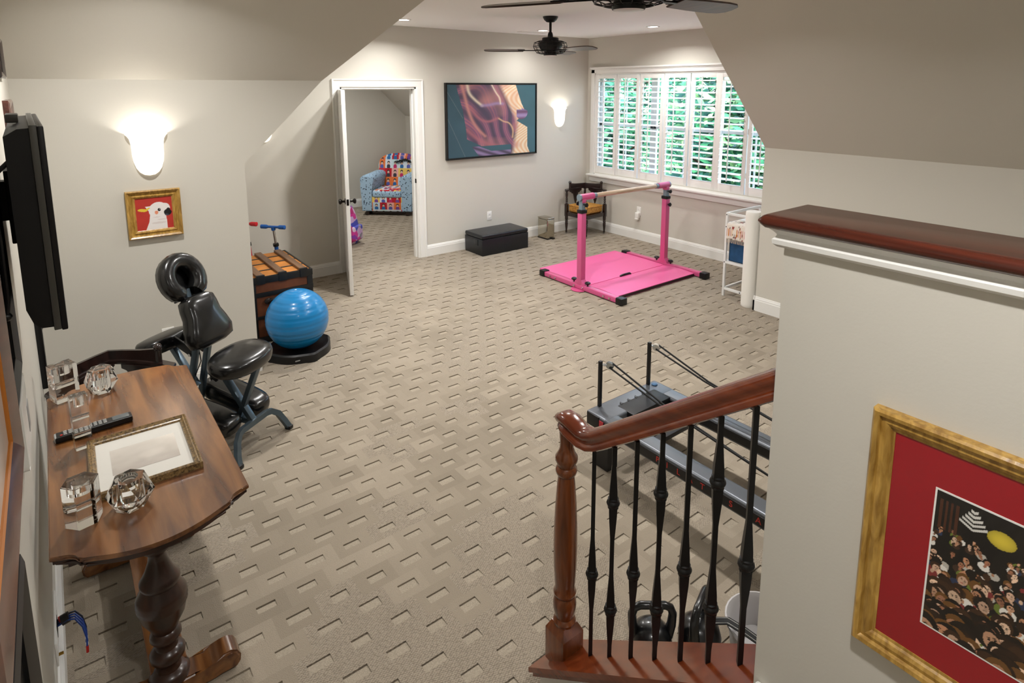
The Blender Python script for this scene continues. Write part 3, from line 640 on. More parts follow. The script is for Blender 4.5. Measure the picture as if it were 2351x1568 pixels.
part('frame', frame_profile(MB(), .318, .385, [(0, 0), (0, .022), (.004, .026), (.008, .022), (.012, .024), (.017, .018), (.022, .016), (.024, .010), (.024, 0)]), ANTG, fr, 25)
part('mat_board', MB().b2((-.137, -.170, .004), (.137, .170, .009)), mat('mat_board', '#d8d5cd', .7), fr)
def pale(u, v):
    c = mix(hexrgb('#cfc8bf')[0], hexrgb('#b3aaa2')[0], v); c = mix(c, hexrgb('#ddd6cc')[0], np.clip(1 - ((u-.6)**2*20 + (v-.55)**2*30), 0, 1)*.5)
    return c + (vnoise(u, v, 9, 4)[..., None]-.5)*.05
print_panel('print', .20, .175, 40, 30, pale, PRINTG, fr, TR(-.095, .085, .0095) @ RZ(0) @ TR(0, -.165, 0))

# ================================================================== things on the TV wall
tv = thing('television', 'black flat television on a wall arm, seen from its side', 'television', (-.012, 1.98, 1.405), R_(90 + 1.3))
# local x runs along the screen width away from the camera, -y out of the screen
TVB = mat('tv_black', '#0c0c0d', .45); TVG = mat('tv_bezel_grey', '#55544f', .4, metal=.3)
part('screen_bezel', MB().b2((0, -.004, 0), (.90, .010, .545), .004), BLACKPL, tv)
part('bezel_band', MB().b2((-.002, .010, .004), (.902, .026, .548), .003), TVG, tv)
m = MB(); prf = [(.026, .012), (.026, .540), (.05, .538), (.078, .520), (.078, .07), (.066, .03), (.05, .014)]; nn = len(prf)
m.raw([(.008, y, z) for y, z in prf] + [(.892, y, z) for y, z in prf], [(i, (i+1) % nn, nn+(i+1) % nn, nn+i) for i in range(nn)] + [tuple(range(nn)), tuple(range(2*nn-1, nn-1, -1))])
part('housing', m, TVB, tv, 25)
m = MB(); m.b2((.35, .076, .18), (.55, .096, .40), .004); m.bar((.45, .09, .30), (.45, .134, .30), .05, .12); m.b2((.36, .122, .15), (.54, .134, .42), .003)
part('wall_mount', m, BLACKMET, tv)
m = MB(); m.b2((.30, .045, .541), (.42, .075, .565), .004); part('sensor_box', m, TVG, tv)
m = MB(); m.tube([(.02, .06, .47), (.015, .10, .43), (.03, .115, .36), (.02, .11, .26), (.02, .112, .10), (.03, .118, .06)], .006, 8); m.sph((.03, .118, .055), .012, n=8); part('cable', m, BLACKPL, tv)
m = thing('cable_cover', 'black vertical cable cover on the wall below the television', 'cable cover', (XL, 3.80, .52)); part('channel', MB().b2((0, 0, 0), (.028, .06, .75), .006), BLACKPL, m); part('clip', MB().b2((.0, .05, .30), (.030, .075, .40), .003), BLACKPL, m)
def wall_pic(name, label, y0, y1, z0, z1, fm, border, inner, th=.028, lip=None):
    t = thing(name, label, 'picture', (XL, (y0+y1)/2, (z0+z1)/2)); M = RY(90) @ RZ(90)
    part('frame', frame_profile(MB(), y1-y0, z1-z0, [(0, 0), (0, th*.8), (border*.25, th), (border*.6, th*.8), (border, th*.5), (border, 0)], M), fm, t, 25)
    if lip: part('lip', frame_profile(MB(), y1-y0-2*border+.004, z1-z0-2*border+.004, [(0, 0), (0, th*.5), (.003, th*.52), (.005, th*.4), (.005, 0)], M), lip, t, 25)
    part('glazed_print', MB().box((0, 0, th*.2), (y1-y0-2*border+.002, z1-z0-2*border+.002, .004), 0, M), inner, t)
    return t
PAPER = mat('pale_print', '#cfcac2', .4, var=(6, .25), coat=.5); BLUEP = mat('blue_print', '#4f7fa6', .3, var=(9, .3), coat=.5)
BROWNW = wood('brown_frame_wood', '#3a1b14', '#6b3a2a', (8, 1, 8), .25, .5, 5)
wall_pic('framed_picture', 'brown wood frame with orange inner lip on the near left wall', .98, 1.80, 1.185, 1.80, BROWNW, .055, PAPER, .032, mat('orange_gilt', '#b8702c', .35))
wall_pic('framed_picture', 'black framed picture on the wall just before the television', 1.86, 2.25, 1.235, 1.86, BLACKPL, .04, mat('dark_glazed', '#15161a', .1, coat=.6), .024)
wall_pic('framed_picture', 'black framed picture at the lower left edge of the view', .80, 1.47, .78, 1.13, BLACKPL, .05, mat('dark_print', '#101114', .2, coat=.5), .03)
wall_pic('framed_picture', 'small brown framed picture with blue print beyond the television', 3.62, 4.02, 1.80, 1.985, BROWNW, .05, BLUEP, .026)
wall_pic('framed_picture', 'dark framed picture high on the left wall near the corner', 3.45, 3.86, 2.085, 2.27, EBONY, .03, PAPER, .02)
wp = thing('intercom_panel', 'white rounded plastic panel on the wall below the black frame', 'wall panel', (XL, 2.16, 1.0))
part('body', MB().b2((0, -.12, 0), (.022, .12, .205), .02, seg=4), WHITE, wp, 50); part('grille', MB().b2((.0215, .03, .05), (.0235, .09, .13), .001), GREYB, wp)
pl = thing('cable_plate', 'white low-voltage wall plate with cable openings near the floor', 'wall plate', (XL, 2.46, .19))
part('plate', MB().b2((0, -.14, -.04), (.006, .14, .045), .003), WHITE, pl)
for k in (-1, 0, 1): part('slot', MB().b2((.004, -.03 + k*.085, -.02), (.0072, .03 + k*.085, .025), .001), BLACKPL if k == 0 else WHITE, pl)
part('terminal', MB().cyl((.005, -.11, -.02), (.02, -.11, -.02), .005, 8), mat('brass', '#b08a3c', .3, metal=1), pl)
cb = thing('av_cables', 'bundle of blue cables with red and white plugs hanging from the wall', 'cable', (XL + .007, 2.47, .195))
BLUC = mat('blue_cable', '#1b3f8f', .4); REDC = mat('red_plug', '#b8201c', .4)
for k in range(4):
    dy = (k - 1.5) * .010; pth = [(0, dy, 0), (.03, dy, .008), (.05, dy*1.4, .004), (.068, dy*1.8 - .01, -.025), (.076, dy*2 - .016, -.07), (.074, dy*1.6 - .018, -.105)]
    c = part('cable', MB().tube(pth, .0030, 8), BLUC if k != 3 else mat('navy_cable', '#141c33', .4), cb)
    part('plug', MB().cyl((.074, dy*1.6-.018, -.103), (.073, dy*1.6-.018, -.128), .0045, 10), (REDC, WHITE, BLUC, WHITE)[k], c)
part('tape_wrap', MB().cyl((.012, 0, .003), (.034, 0, .008), .018, 12), BLACKPL, cb)
part('red_tag', MB().cyl((.006, .004, .006), (.013, .004, .008), .012, 10), REDC, cb)

# ================================================================== pictures on the other walls
# parrot in a gilt frame
pp = thing('parrot_painting', 'small gilt framed painting of a white cockatoo on red', 'picture', (.488, YS, 1.245)); M = RX(90)
part('frame', frame_profile(MB(), .302, .306, [(0, 0), (0, .028), (.005, .032), (.012, .028), (.02, .018), (.030, .016), (.036, .022), (.041, .020), (.046, .014), (.05, .012), (.05, 0)], M), GOLD, pp, 25)
def parrot(u, v):
    RED = hexrgb('#b8342a')[0]; W = hexrgb('#e9e4e2')[0]; c = np.ones(u.shape + (3,)) * RED; c = c * (.93 + .14 * vnoise(u, v, 6, 3)[..., None])
    def put(c, col, mask): return np.where(mask[..., None], np.array(col), c)
    ell = lambda cx, cy, a, b, r=0: (((u-cx)*math.cos(r)+(v-cy)*math.sin(r))/a)**2 + ((-(u-cx)*math.sin(r)+(v-cy)*math.cos(r))/b)**2 < 1
    c = put(c, W, ell(.62, .42, .27, .26)); c = put(c, W, ell(.80, .36, .13, .15)); c = put(c, W, (v > .4) & (u > .30 + .10*(1-v)/.6 - .25*np.clip(v-.75, 0, 1)) & (u < .82 - .10*np.clip(.75 - v, 0, 1)) & (u > .20))
    c = put(c, W, (v > .27) & (v < .45) & (u > .25 + (v-.25)*.6) & (u < .55)); c = put(c, hexrgb('#dcd2cf')[0], ell(.6, .8, .2, .03) | ell(.68, .7, .12, .02) | ell(.55, .62, .1, .015))
    c = put(c, hexrgb('#e0c23c')[0], ell(.19, .375, .13, .045, .15) | ell(.33, .345, .07, .025, -.5))
    c = put(c, hexrgb('#e2906f')[0], ell(.555, .48, .05, .055)); c = put(c, hexrgb('#0d0d0d')[0], ell(.635, .40, .043, .048)); c = put(c, hexrgb('#e8e8e8')[0], ell(.65, .385, .01, .01))
    c = put(c, hexrgb('#101012')[0], ell(.86, .50, .105, .10, .1) | ell(.88, .42, .05, .06)); c = put(c, hexrgb('#3a3d4a')[0], ell(.83, .575, .06, .03, .3))
    return c
print_panel('canvas', .206, .21, 110, 110, parrot, PRINT, pp, M @ TR(-.103, -.105, .009))
# canyon picture on the far wall
cy = thing('canyon_picture', 'large black framed picture of flowing purple and orange canyon rock', 'picture', (4.495, YF, 1.624)); Wc, Hc = 1.40, .935
part('frame', frame_profile(MB(), Wc, Hc, [(0, 0), (0, .045), (.012, .045), (.012, .036), (.022, .036), (.022, 0)], M), BLACKPL, cy, 25)
def canyon(u, v):
    teal = hexrgb('#33505e')[0]; c = mix(teal*.95 + 0*u[..., None], hexrgb('#3f6672')[0], u); c = c * (.9 + .2*vnoise(u, v, 7, 2)[..., None])
    P = {k: hexrgb(h)[0] for k, h in dict(pl='#6b4a6a', rs='#a8656f', dk='#4a3f55', pk='#c98a80', cr='#ecdcc4', pe='#e2b88e', lav='#9a86b4', mau='#7e5674').items()}
    ip = lambda xs, ys, t: np.interp(t, xs, ys)
    # main rock mass between two edges
    lx = ip([0, .35, .6, .75, .9, 1], [.09, .16, .19, .2, .42, .62], v); rx = ip([0, .12, .27, .40, .52, .62, .75, .9, 1], [.76, .79, .83, .88, .77, .90, .90, .90, .93], v)
    t = np.clip((u - lx) / np.maximum(rx - lx, .02), 0, 1); inside = (u > lx) & (u < rx) & ~((v > .86) & (u < .70))
    fl = v*1.5 - u*1.1 + .55*np.sin(u*4.2 + v*1.3) + .30*vnoise(u, v, 3, 5); band = .5 + .5*np.sin(fl*17); fine = .5 + .5*np.sin(fl*88 + 2*vnoise(u, v, 5, 8))
    rock = mix(mix(P['dk'] + 0*u[..., None], P['mau'], band), P['rs'], np.clip(fine*band*1.1 - .25, 0, 1)); rock = mix(rock, P['pk'], np.clip(vnoise(u, v, 5, 9)*1.8 - 1.0, 0, 1)*.9)
    def ridge(img, pts, col, wd):
        for _ in range(3): pts = [pts[0]] + [q for a_, b_ in zip(pts[:-1], pts[1:]) for q in ((a_[0]*.75+b_[0]*.25, a_[1]*.75+b_[1]*.25), (a_[0]*.25+b_[0]*.75, a_[1]*.25+b_[1]*.75))] + [pts[-1]]
        d = np.full(u.shape, 9.)
        for (xa, ya_), (xb, yb_) in zip(pts[:-1], pts[1:]):
            t_ = np.clip(((u-xa)*(xb-xa) + (v-ya_)*(yb_-ya_)) / ((xb-xa)**2 + (yb_-ya_)**2), 0, 1); d = np.minimum(d, np.hypot(u - xa - t_*(xb-xa), v - ya_ - t_*(yb_-ya_)))
        return mix(img, col, np.exp(-(d/wd/1.3)**2)*.75)
    rock = mix(rock, P['dk'], np.exp(-(((u-.40)/.12)**2 + ((v-.42)/.10)**2))*.75); rock = mix(rock, P['dk'], np.exp(-(((u-.33)/.12)**2 + ((v-.12)/.12)**2))*.7)
    rock = ridge(rock, [(.15, 0), (.19, .2), (.22, .36), (.26, .5), (.32, .62), (.40, .72)], P['pk'], .014); rock = ridge(rock, [(.21, 0), (.225, .12), (.30, .22), (.37, .29)], P['cr'], .012); rock = ridge(rock, [(.37, .29), (.45, .285), (.53, .26), (.60, .27)], P['lav'], .016)
    rock = ridge(rock, [(.24, .30), (.30, .43), (.38, .51), (.46, .52), (.55, .47)], P['rs'], .014); rock = ridge(rock, [(.48, 0), (.53, .12), (.57, .18), (.58, .27)], P['cr'], .007); rock = ridge(rock, [(.20, .62), (.35, .80), (.55, .88), (.66, .92)], P['rs'], .02); rock = ridge(rock, [(.56, .48), (.62, .53), (.68, .54), (.73, .64), (.72, .76)], P['pe'], .007)
    ex = ip([0, .12, .3, .45, .6, .8, 1], [.55, .60, .66, .72, .76, .72, .70], v); lit = np.clip((u - ex) / .05, 0, 1)
    fl2 = u*7 + v*1.5 + .9*np.sin(v*9) ; b2 = .5 + .5*np.sin(fl2*17 + 2.5*vnoise(u, v, 5, 12))
    light = mix(mix(P['pe'] + 0*u[..., None], P['cr'], b2), P['pk'], np.clip(vnoise(u, v, 8, 14)*1.7 - 1.0, 0, 1)); rock = mix(rock, light, lit)
    c = np.where(inside[..., None], rock, c)
    nose = (((u-.83)/.075)**2 + ((v-.40)/.10)**2 < 1) & (u > .77) & (v > .3 + .6*(u-.77)); c = np.where((nose & ~((u < rx-.03) & (v < .36)))[..., None], mix(P['pl'], P['lav'], .5+.5*np.sin(v*60)), c)
    lip = (v > .86 + .22*np.clip(.5-u, 0, 1)*0 + .0) & (u > .22 + (v-.8)*.55) & (u < .70) & (v > .80 + .55*np.clip(u-.22, 0, .25)); c = np.where(lip[..., None], mix(P['lav']*.8, P['dk'], .5+.5*np.sin((v*1.0-u*.5)*70)), c)
    for x0, y0, x1, y1 in ((.0, .10, .16, .46), (.0, .46, .18, 1.0)):
        dd = np.abs((u-x0)*(y1-y0) - (v-y0)*(x1-x0)) / math.hypot(x1-x0, y1-y0); c = np.where(((dd < .003) & (v > y0) & (v < y1))[..., None], c*.8 + .07, c)
    return c
print_panel('canvas', Wc-.044, Hc-.044, 320, 220, canyon, PRINT, cy, M @ TR(-(Wc-.044)/2, -(Hc-.044)/2, .034))
# crowd picture on the half wall: local x runs towards the camera
cw = thing('crowd_picture', 'gold framed crowd illustration with a red mat on the half wall', 'picture', (1.135, .145, 1.25)); M = RY(-90) @ RZ(-90); Wp, Hp = .54, .47
part('frame', frame_profile(MB(), Wp, Hp, [(0, 0), (0, .018), (.004, .022), (.011, .020), (.014, .014), (.022, .016), (.028, .013), (.031, .009), (.036, .008), (.036, 0)], M), GOLD, cw, 25)
part('red_mat', MB().box((0, 0, .005), (Wp-.072, Hp-.072, .003), 0, M), mat('red_mat_board', '#9c1420', .3, coat=.7), cw)
part('white_bevel', MB().box((0, 0, .0068), (.332, .262, .001), 0, M), WHITE, cw)
def crowd(u, v):
    U, V = u*1.27, v; r = np.random.RandomState(11); c = np.ones(u.shape + (3,)) * hexrgb('#141312')[0]
    skin = hexrgb('#d8a684', '#c08a68', '#ecc8aa', '#a87458', '#dcb498'); cloth = hexrgb('#15140f', '#1d1b1a', '#6b7a32', '#e6e2da', '#7f3030', '#2a3550', '#3b2a20', '#b9b4aa')
    N_ = 330; ys = np.sort(r.uniform(.17, 1.05, N_)**.85); hairs = hexrgb('#120e0c', '#2b1a10', '#3d2616', '#6e4a24', '#191310')
    for yy in ys:
        s = (.013 + .088*max(0, yy - .15)**1.5) * r.uniform(.75, 1.25); x = r.uniform(-.03, 1.3); q = r.uniform(-.7, .7); ro = r.uniform(-.6, .6); body = cloth[r.randint(len(cloth))]; sk = skin[r.randint(len(skin))]*r.uniform(.7, 1.15); hair = hairs[r.randint(5)]; cr_, sr_ = math.cos(ro), math.sin(ro)
        def el(dx, dy, a_, b_): X = (U-x)*cr_ + (V-yy)*sr_ - dx*s; Y = -(U-x)*sr_ + (V-yy)*cr_ - dy*s; return (X/(a_*s))**2 + (Y/(b_*s))**2 < 1
        def put(c, m_, col): return np.where(m_[..., None], col, c)
        c = put(c, el(0, 1.7, 1.45, 1.2), body); c = put(c, el(.3*q, 1.3, .35, .5), sk*.85)
        if r.rand() < .3: c = put(c, el(r.uniform(-1, 1), 1.5, .5, 1.3), sk)
        c = put(c, el(-.15*q, -.15, .86, 1.0), hair)
        if r.rand() < .72:
            c = put(c, el(.28*q, .15, .60, .80), sk); c = put(c, el(.28*q+.25, .2, .2, .5), sk*.78)
            for ex in (-.22, .2): c = put(c, el(.4*q + ex, -.02, .11, .07), hexrgb('#15100e')[0]); c = put(c, el(.4*q + ex, -.18, .15, .04), hair)
            c = put(c, el(.4*q, .52, .2, .07), hexrgb('#a8322c')[0] if r.rand() < .5 else sk*.5)
    top = V < .17; c = np.where(top[..., None], hexrgb('#161412')[0]*(.6+.9*vnoise(U, V, 30, 3)[..., None]), c)
    for x in (.03, .06, .09, .12): c = np.where(((np.abs(U-x) < .008) & (V > .05) & (V < .26))[..., None], hexrgb('#4a2a1c')[0], c)
    for x, y, a, b, h in ((.36, .15, .075, .058, '#d6c040'), (.55, .19, .07, .055, '#d8802e'), (.80, .16, .07, .06, '#b8542c')):
        d = ((U-x)/a)**2 + ((V-y)/b)**2; c = np.where((d < 1)[..., None], hexrgb(h)[0]*(1.1 - .45*d[..., None]), c)
    for k in range(5): c = np.where(((np.abs(V-(.05+.030*k)+.5*np.abs(U-.21)) < .009) & (np.abs(U-.21) < .02+.014*k))[..., None], hexrgb('#d8d6d0')[0], c)
    return c
print_panel('print', .326, .256, 270, 214, crowd, PRINTG, cw, M @ TR(-.163, -.128, .0076))
gl = thing('night_light', 'small white plastic device on the corner of the half wall', 'device', (1.135, .585, .70))
part('body', MB().b2((-.028, -.018, -.04), (0, .018, .04), .008), WHITE, gl); part('cord', MB().tube([(-.02, -.012, .03), (-.026, -.03, .03), (-.012, -.034, -.02), (-.004, -.036, -.10)], .002, 6), WHITE, gl)
# ================================================================== massage chair
mc = thing('massage_chair', 'black padded folding massage chair with face cradle by the sconce wall', 'massage chair', (.81, 3.455, 0), R_(35.1))
CH = mat('chair_tube_steel', '#55636d', .3, metal=.7)
def pad(mb, outline, th, M, bev):
    """cushion: a planar outline thickened and rounded"""
    mb.prism(outline, -th/2, th/2, M, bev)
def supere(a, b, n=28, p=2.6): return [(a*math.copysign(abs(math.cos(t))**(2/p), math.cos(t)), b*math.copysign(abs(math.sin(t))**(2/p), math.sin(t))) for t in [2*math.pi*k/n for k in range(n)]]
def cushion(mb, outline, th, M, crown=.012):
    n = len(outline); rings = [(1.0, -th*.5 + .012), (.97, -th*.5), (0, -th*.5)]
    top = [(1.0, -th*.5+.012), (1.02, -.1*th), (1.02, .15*th), (.985, th*.38), (.93, th*.5), (.7, th*.5 + crown*.7), (.35, th*.5+crown)]
    vs = []; fs = []
    for s, z in [(.93, -th*.5)] + top: vs += [(x*s, y*s, z) for x, y in outline]
    k = len(top) + 1
    for j in range(k-1): fs += [(j*n+i, j*n+(i+1) % n, (j+1)*n+(i+1) % n, (j+1)*n+i) for i in range(n)]
    fs.append(tuple(range(n))[::-1]); fs.append(tuple(range((k-1)*n, k*n)))
    mb.raw(vs, fs, M)
def arch(v, zc, w=.206, d=.05): return [(-w, v, .01), (-w+.012, v+d*.3, .05), (-w+.04, v+d*.7, .115), (-w+.075, v+d, zc-.005), (-w+.11, v+d+.01, zc), (w-.11, v+d+.01, zc), (w-.075, v+d, zc-.005), (w-.04, v+d*.7, .115), (w-.012, v+d*.3, .05), (w, v, .01)]
sq = [(-.016, -.012), (.016, -.012), (.016, .012), (-.016, .012)]
for nm, v, d in (('rear_foot_bar', 0, .055), ('front_foot_bar', .80, -.05)):
    b = part(nm, MB().tube(arch(v, .150, .206, d), 1.0, prof=sq, up=(0, 1, 0)), CH, mc, 30)
    for s in (-1, 1): part('rubber_foot', MB().b2((s*.206-.016, v-.02, 0), (s*.206+.016, v+.02, .022), .005), BLACKPL, b)
m = MB(); m.bar((0, .07, .15), (0, .27, .43), .035, .03, .003); part('seat_post', m, CH, mc)
m = MB(); m.bar((0, .16, .17), (0, .02, .485), .034, .028, .003); part('seat_strut', m, CH, mc)
m = MB(); m.bar((0, .07, .152), (0, .80, .152), .034, .03, .003); part('spine', m, CH, mc)
for s in (-1, 1):
    m = MB(); m.bar((s*.045, .50, .155), (s*.045, .385, .60), .026, .034, .003); part('upright', m, CH, mc)
m = MB(); m.bar((.0, .455, .31), (0, .625, .545), .034, .03, .003); part('arm_tube', m, CH, mc)
m = MB(); m.bar((0, .40, .56), (0, .475, .90), .03, .025, .003); part('cradle_post', m, CH, mc)
for p, q, w in (((-.03, .30, .39), (-.03, .24, .49), .02), ((.03, .30, .39), (.03, .24, .49), .02), ((-.04, .42, .53), (-.04, .56, .60), .012), ((.04, .42, .53), (.04, .56, .60), .012)): part('hinge_bracket', MB().bar(p, q, w, .05, .003), BLACKMET, mc)
for p in ((-.045, .305, .395), (-.052, .43, .53), (-.052, .40, .585), (.0, .03, .455), (-.047, .56, .595)): part('bolt', MB().cyl((p[0]-.012, p[1], p[2]), (p[0]+.012, p[1], p[2]), .009, 10), CHROME, mc)
m = MB(); m.tube([(-.02, .40, .57), (-.05, .36, .50), (-.04, .42, .40), (-.03, .45, .33)], .003, 6); part('release_cable', m, BLACKPL, mc)
m = MB(); cushion(m, supere(.195, .125, 32, 2.3), .075, TR(0, .125, .525) @ RX(8), .014); part('seat', m, LEATHER, mc, 60)
for s in (-1, 1):
    m = MB(); cushion(m, supere(.085, .215, 32, 4), .09, TR(s*.125 + .012, .315, .205) @ RX(12) @ RZ(-s*3), .008); part('knee_pad', m, LEATHER, mc, 60)
# chest pad: hourglass outline
hg = [(-.02, -.135), (.06, -.135), (.115, -.12), (.13, -.075), (.115, -.02), (.095, .03), (.092, .08), (.085, .118), (.05, .135), (-.05, .135), (-.085, .118), (-.092, .08), (-.095, .03), (-.115, -.02), (-.13, -.075), (-.115, -.12), (-.06, -.135)]
m = MB(); cushion(m, [(x*1.12, y*1.1) for x, y in hg], .085, TR(0, .365, .73) @ RX(68), .014); part('chest_pad', m, LEATHER, mc, 60)
# face cradle: horseshoe ring
pts = []
for k in range(21):
    a = R_(-62 + (304) * k / 20); pts.append((.098*math.cos(a), .105*math.sin(a)))
Mx = TR(0, .49, .965) @ RX(66)
ringprof = [(-.040, -.040), (-.025, -.047), (.025, -.047), (.040, -.040), (.047, 0), (.040, .026), (.022, .038), (-.012, .040), (-.036, .030), (-.046, 0)]
m = MB(); m.tube([tuple(Mx @ Vector((x, y, 0))) for x, y in pts], [.82] + [1.0]*19 + [.82], prof=ringprof, up=tuple((Mx.to_3x3() @ Vector((0, 0, 1))))); part('face_cradle', m, LEATHER, mc, 60)
m = MB(); m.box((0, 0, -.052), (.14, .20, .012), .004, Mx @ TR(0, -.02, 0)); part('cradle_plate', m, BLACKPL, mc)
m = MB(); cushion(m, supere(.165, .09, 32, 3), .075, TR(-.02, .64, .572) @ RX(-12), .01); part('arm_rest', m, LEATHER, mc, 60)

# ================================================================== corner chairs
def corner_chair(label, loc, rz):
    t = thing('corner_chair', label, 'chair', loc, rz, 'dark carved corner chairs'); a = .375
    legp = [(.013, .02), (.016, .03), (.012, .05), (.014, .07), (.019, .11), (.022, .15), (.017, .165), (.021, .172), (.021, .182), (.017, .19), (.023, .21), (.023, .25)]
    for x, y in ((0, 0), (a, 0), (0, a), (a, a)):
        lg = part('leg', MB().lathe(legp, 14, TR(x, y, 0)), EBONY, t); part('caster', MB().lathe([(.004, .0), (.013, .004), (.014, .012), (.010, .022)], 12, TR(x, y, 0)), mat('caster_brass', '#8d8a80', .3, metal=.8) if 'caster_brass' not in bpy.data.materials else bpy.data.materials['caster_brass'], lg)
    m = MB()
    for p, q in (((0, 0), (a, 0)), ((0, 0), (0, a)), ((a, 0), (a, a)), ((0, a), (a, a))): m.bar((p[0], p[1], .285), (q[0], q[1], .285), .026, .055, .004)
    part('seat_rail', m, EBONY, t); part('seat_board', MB().b2((.0, .0, .296), (a, a, .312)), EBONY, t)
    for x, y in ((0, a), (a, 0), (a, a)):
        m = MB(); m.b2((x-.021, y-.021, .25), (x+.021, y+.021, .425), .003)
        m.lathe([(.014, .425), (.019, .435), (.012, .447), (.018, .462), (.012, .478), (.018, .493), (.012, .508), (.017, .54), (.018, .565), (.013, .59), (.022, .6), (.022, .612)], 14, TR(x, y, 0)); part('arm_post', m, EBONY, t)
    arc = [(0, a-.02), (.01, a+.015), (.10, a+.035), (.22, a+.045), (.33, a+.04), (.40, .40), (a+.04, .33), (a+.045, .22), (a+.035, .10), (a+.015, .01), (a-.02, 0)]
    part('arm_rail', MB().tube([(x, y, .617) for x, y in arc], 1.0, prof=[(-.022, -.010), (.022, -.010), (.026, 0), (.022, .012), (-.022, .012), (-.026, 0)], up=(0, 0, 1)), EBONY, t)
    cr = arc[2:-2]; hts = [.075, .055, .05, .05, .05, .055, .075]; m = MB(); vs = []; n = len(cr)
    for i, (x, y) in enumerate(cr):
        o = Vector((x - .17, y - .17, 0)).normalized()*.009; z1 = .628 + hts[i]
        vs += [(x-o.x, y-o.y, .622), (x+o.x, y+o.y, .622), (x+o.x*2.2, y+o.y*2.2, z1), (x+o.x*.2, y+o.y*.2, z1)]
    fs = [(4*i+j, 4*i+(j+1) % 4, 4*i+4+(j+1) % 4, 4*i+4+j) for i in range(n-1) for j in range(4)] + [(0, 1, 2, 3), (4*n-1, 4*n-2, 4*n-3, 4*n-4)]
    m.raw(vs, fs)
    for x, y in (cr[0], cr[-1]): m.sph((x, y, .712), .022, (1, 1, 1.1), 12); m.cyl((x, y, .62), (x, y, .705), .017, 12)
    part('crest_rail', m, EBONY, t)
    for c0, c1 in (((.07, a+.01), (.32, a+.02)), ((a+.01, .07), (a+.02, .32))):
        v0, v1 = Vector(c0 + (0,)), Vector(c1 + (0,)); dr = (v1 - v0); L = dr.length; dr.normalize(); nrm = Vector((-dr.y, dr.x, 0)); out = [(0, .61), (.02*0, .585), (.03, .575), (.05, .555), (.07, .56), (.085, .52), (.10, .46), (.125, .40), (.15, .46), (.165, .52), (.18, .56), (.20, .555), (.22, .575), (L, .585), (L, .61)]
        m = MB(); vs = [tuple(v0 + dr*x + nrm*s_ + Vector((0, 0, z))) for s_ in (-.006, .006) for x, z in out]; k = len(out)
        m.raw(vs, [tuple(range(k)), tuple(range(2*k-1, k-1, -1))] + [(i, (i+1) % k, k+(i+1) % k, k+i) for i in range(k)]); part('back_splat', m, EBONY, t)
    return t
corner_chair('dark carved corner chair in the corner under the shuttered window', (5.665, 5.885, 0), R_(4))
corner_chair('dark carved corner chair mostly hidden behind the console table', (.14, 3.275, 0), R_(45)).scale = (.95, .95, .95)
VELV = wood('gold_velvet', '#8f5c1c', '#cf9a48', (14, 14, 14), .55, 0, 3)
cu = thing('seat_cushion', 'gold velvet cushion on the corner chair by the window', 'cushion', (5.665, 5.885, .3135), R_(4))
m = MB(); m.box((.1875, .1875, .052), (.335, .335, .10), .022, None, 3)
for v in m.bm.verts:
    if v.co.z > .07: v.co.z += .035 * max(0, 1 - ((v.co.x-.1875)/.17)**2) * max(0, 1 - ((v.co.y-.1875)/.17)**2)
part('cushion', m, VELV, cu, 60)
e = .172; m = MB(); m.tube([(.1875+sx*e, .1875+sy*e, .096) for sx, sy in ((-1, -1), (0, -1), (1, -1), (1, 0), (1, 1), (0, 1), (-1, 1), (-1, 0))], .004, 6, True); part('piping', m, VELV, cu)

# ================================================================== trunk, ball, scooters
tk = thing('steamer_trunk', 'old steamer trunk with tan panels, wooden slats and black metal edges', 'trunk', (1.135, 4.97, 0))
TAN = mat('tan_trunk_canvas', '#b8752f', .6, var=(7, .3)); TANF = mat('brown_trunk_panel', '#6e3c20', .6, var=(9, .35)); SLAT = wood('trunk_slat', '#4c3422', '#76563a', (8, .8, 8), .5, .1, 5); TRIR = mat('black_trunk_iron', '#141414', .5, bump=(40, .1))
w, d_, h = .495, .74, .55
part('body', MB().b2((.006, .006, 0), (w-.006, d_-.006, h-.03)), TANF, tk)
part('lid', MB().b2((.004, .004, h-.03), (w-.004, d_-.004, h-.008), .003), TAN, tk)
m = MB()
for x0, x1 in ((0, .045), (w-.045, w)):
    m.b2((x0, 0, 0), (x1, .012, h-.004), .002); m.b2((x0, d_-.012, 0), (x1, d_, h-.004), .002)
for z0, z1 in ((0, .05), (.385, .42), (h-.055, h-.004), (.20, .225)): m.b2((0, -.003, z0), (w, .012, z1), .002); m.b2((-.003, 0, z0), (.012, d_, z1), .002); m.b2((w-.012, 0, z0), (w+.003, d_, z1), .002)
m.b2((-.002, 0, h-.05), (.012, d_, h-.002), .003); m.b2((w-.012, 0, h-.05), (w+.002, d_, h-.002), .003); m.b2((0, -.002, h-.05), (w, .03, h-.004), .003)
part('iron_edging', m, TRIR, tk)
for x in (.085, .255, .425):
    s_ = part('slat', MB().b2((x-.028, -.002, h-.01), (x+.028, d_, h+.012), .003), SLAT, tk); part('slat_cap', MB().b2((x-.032, -.008, h-.06), (x+.032, .018, h+.015), .004), TRIR, s_)
for y in (.20, .40, .58): part('strap', MB().b2((.006, y-.009, h-.009), (w-.006, y+.009, h-.003)), mat('strap_iron', '#3a332c', .5) if 'strap_iron' not in bpy.data.materials else bpy.data.materials['strap_iron'], tk)
m = MB(); m.tube([(.13, -.012, .345), (.16, -.03, .362), (.25, -.036, .372), (.34, -.03, .362), (.37, -.012, .345)], .014, 8); m.sph((.13, -.008, .345), .026, (1.2, .6, 1), 10); m.sph((.37, -.008, .345), .026, (1.2, .6, 1), 10); part('handle', m, mat('handle_leather', '#1b1210', .5), tk)

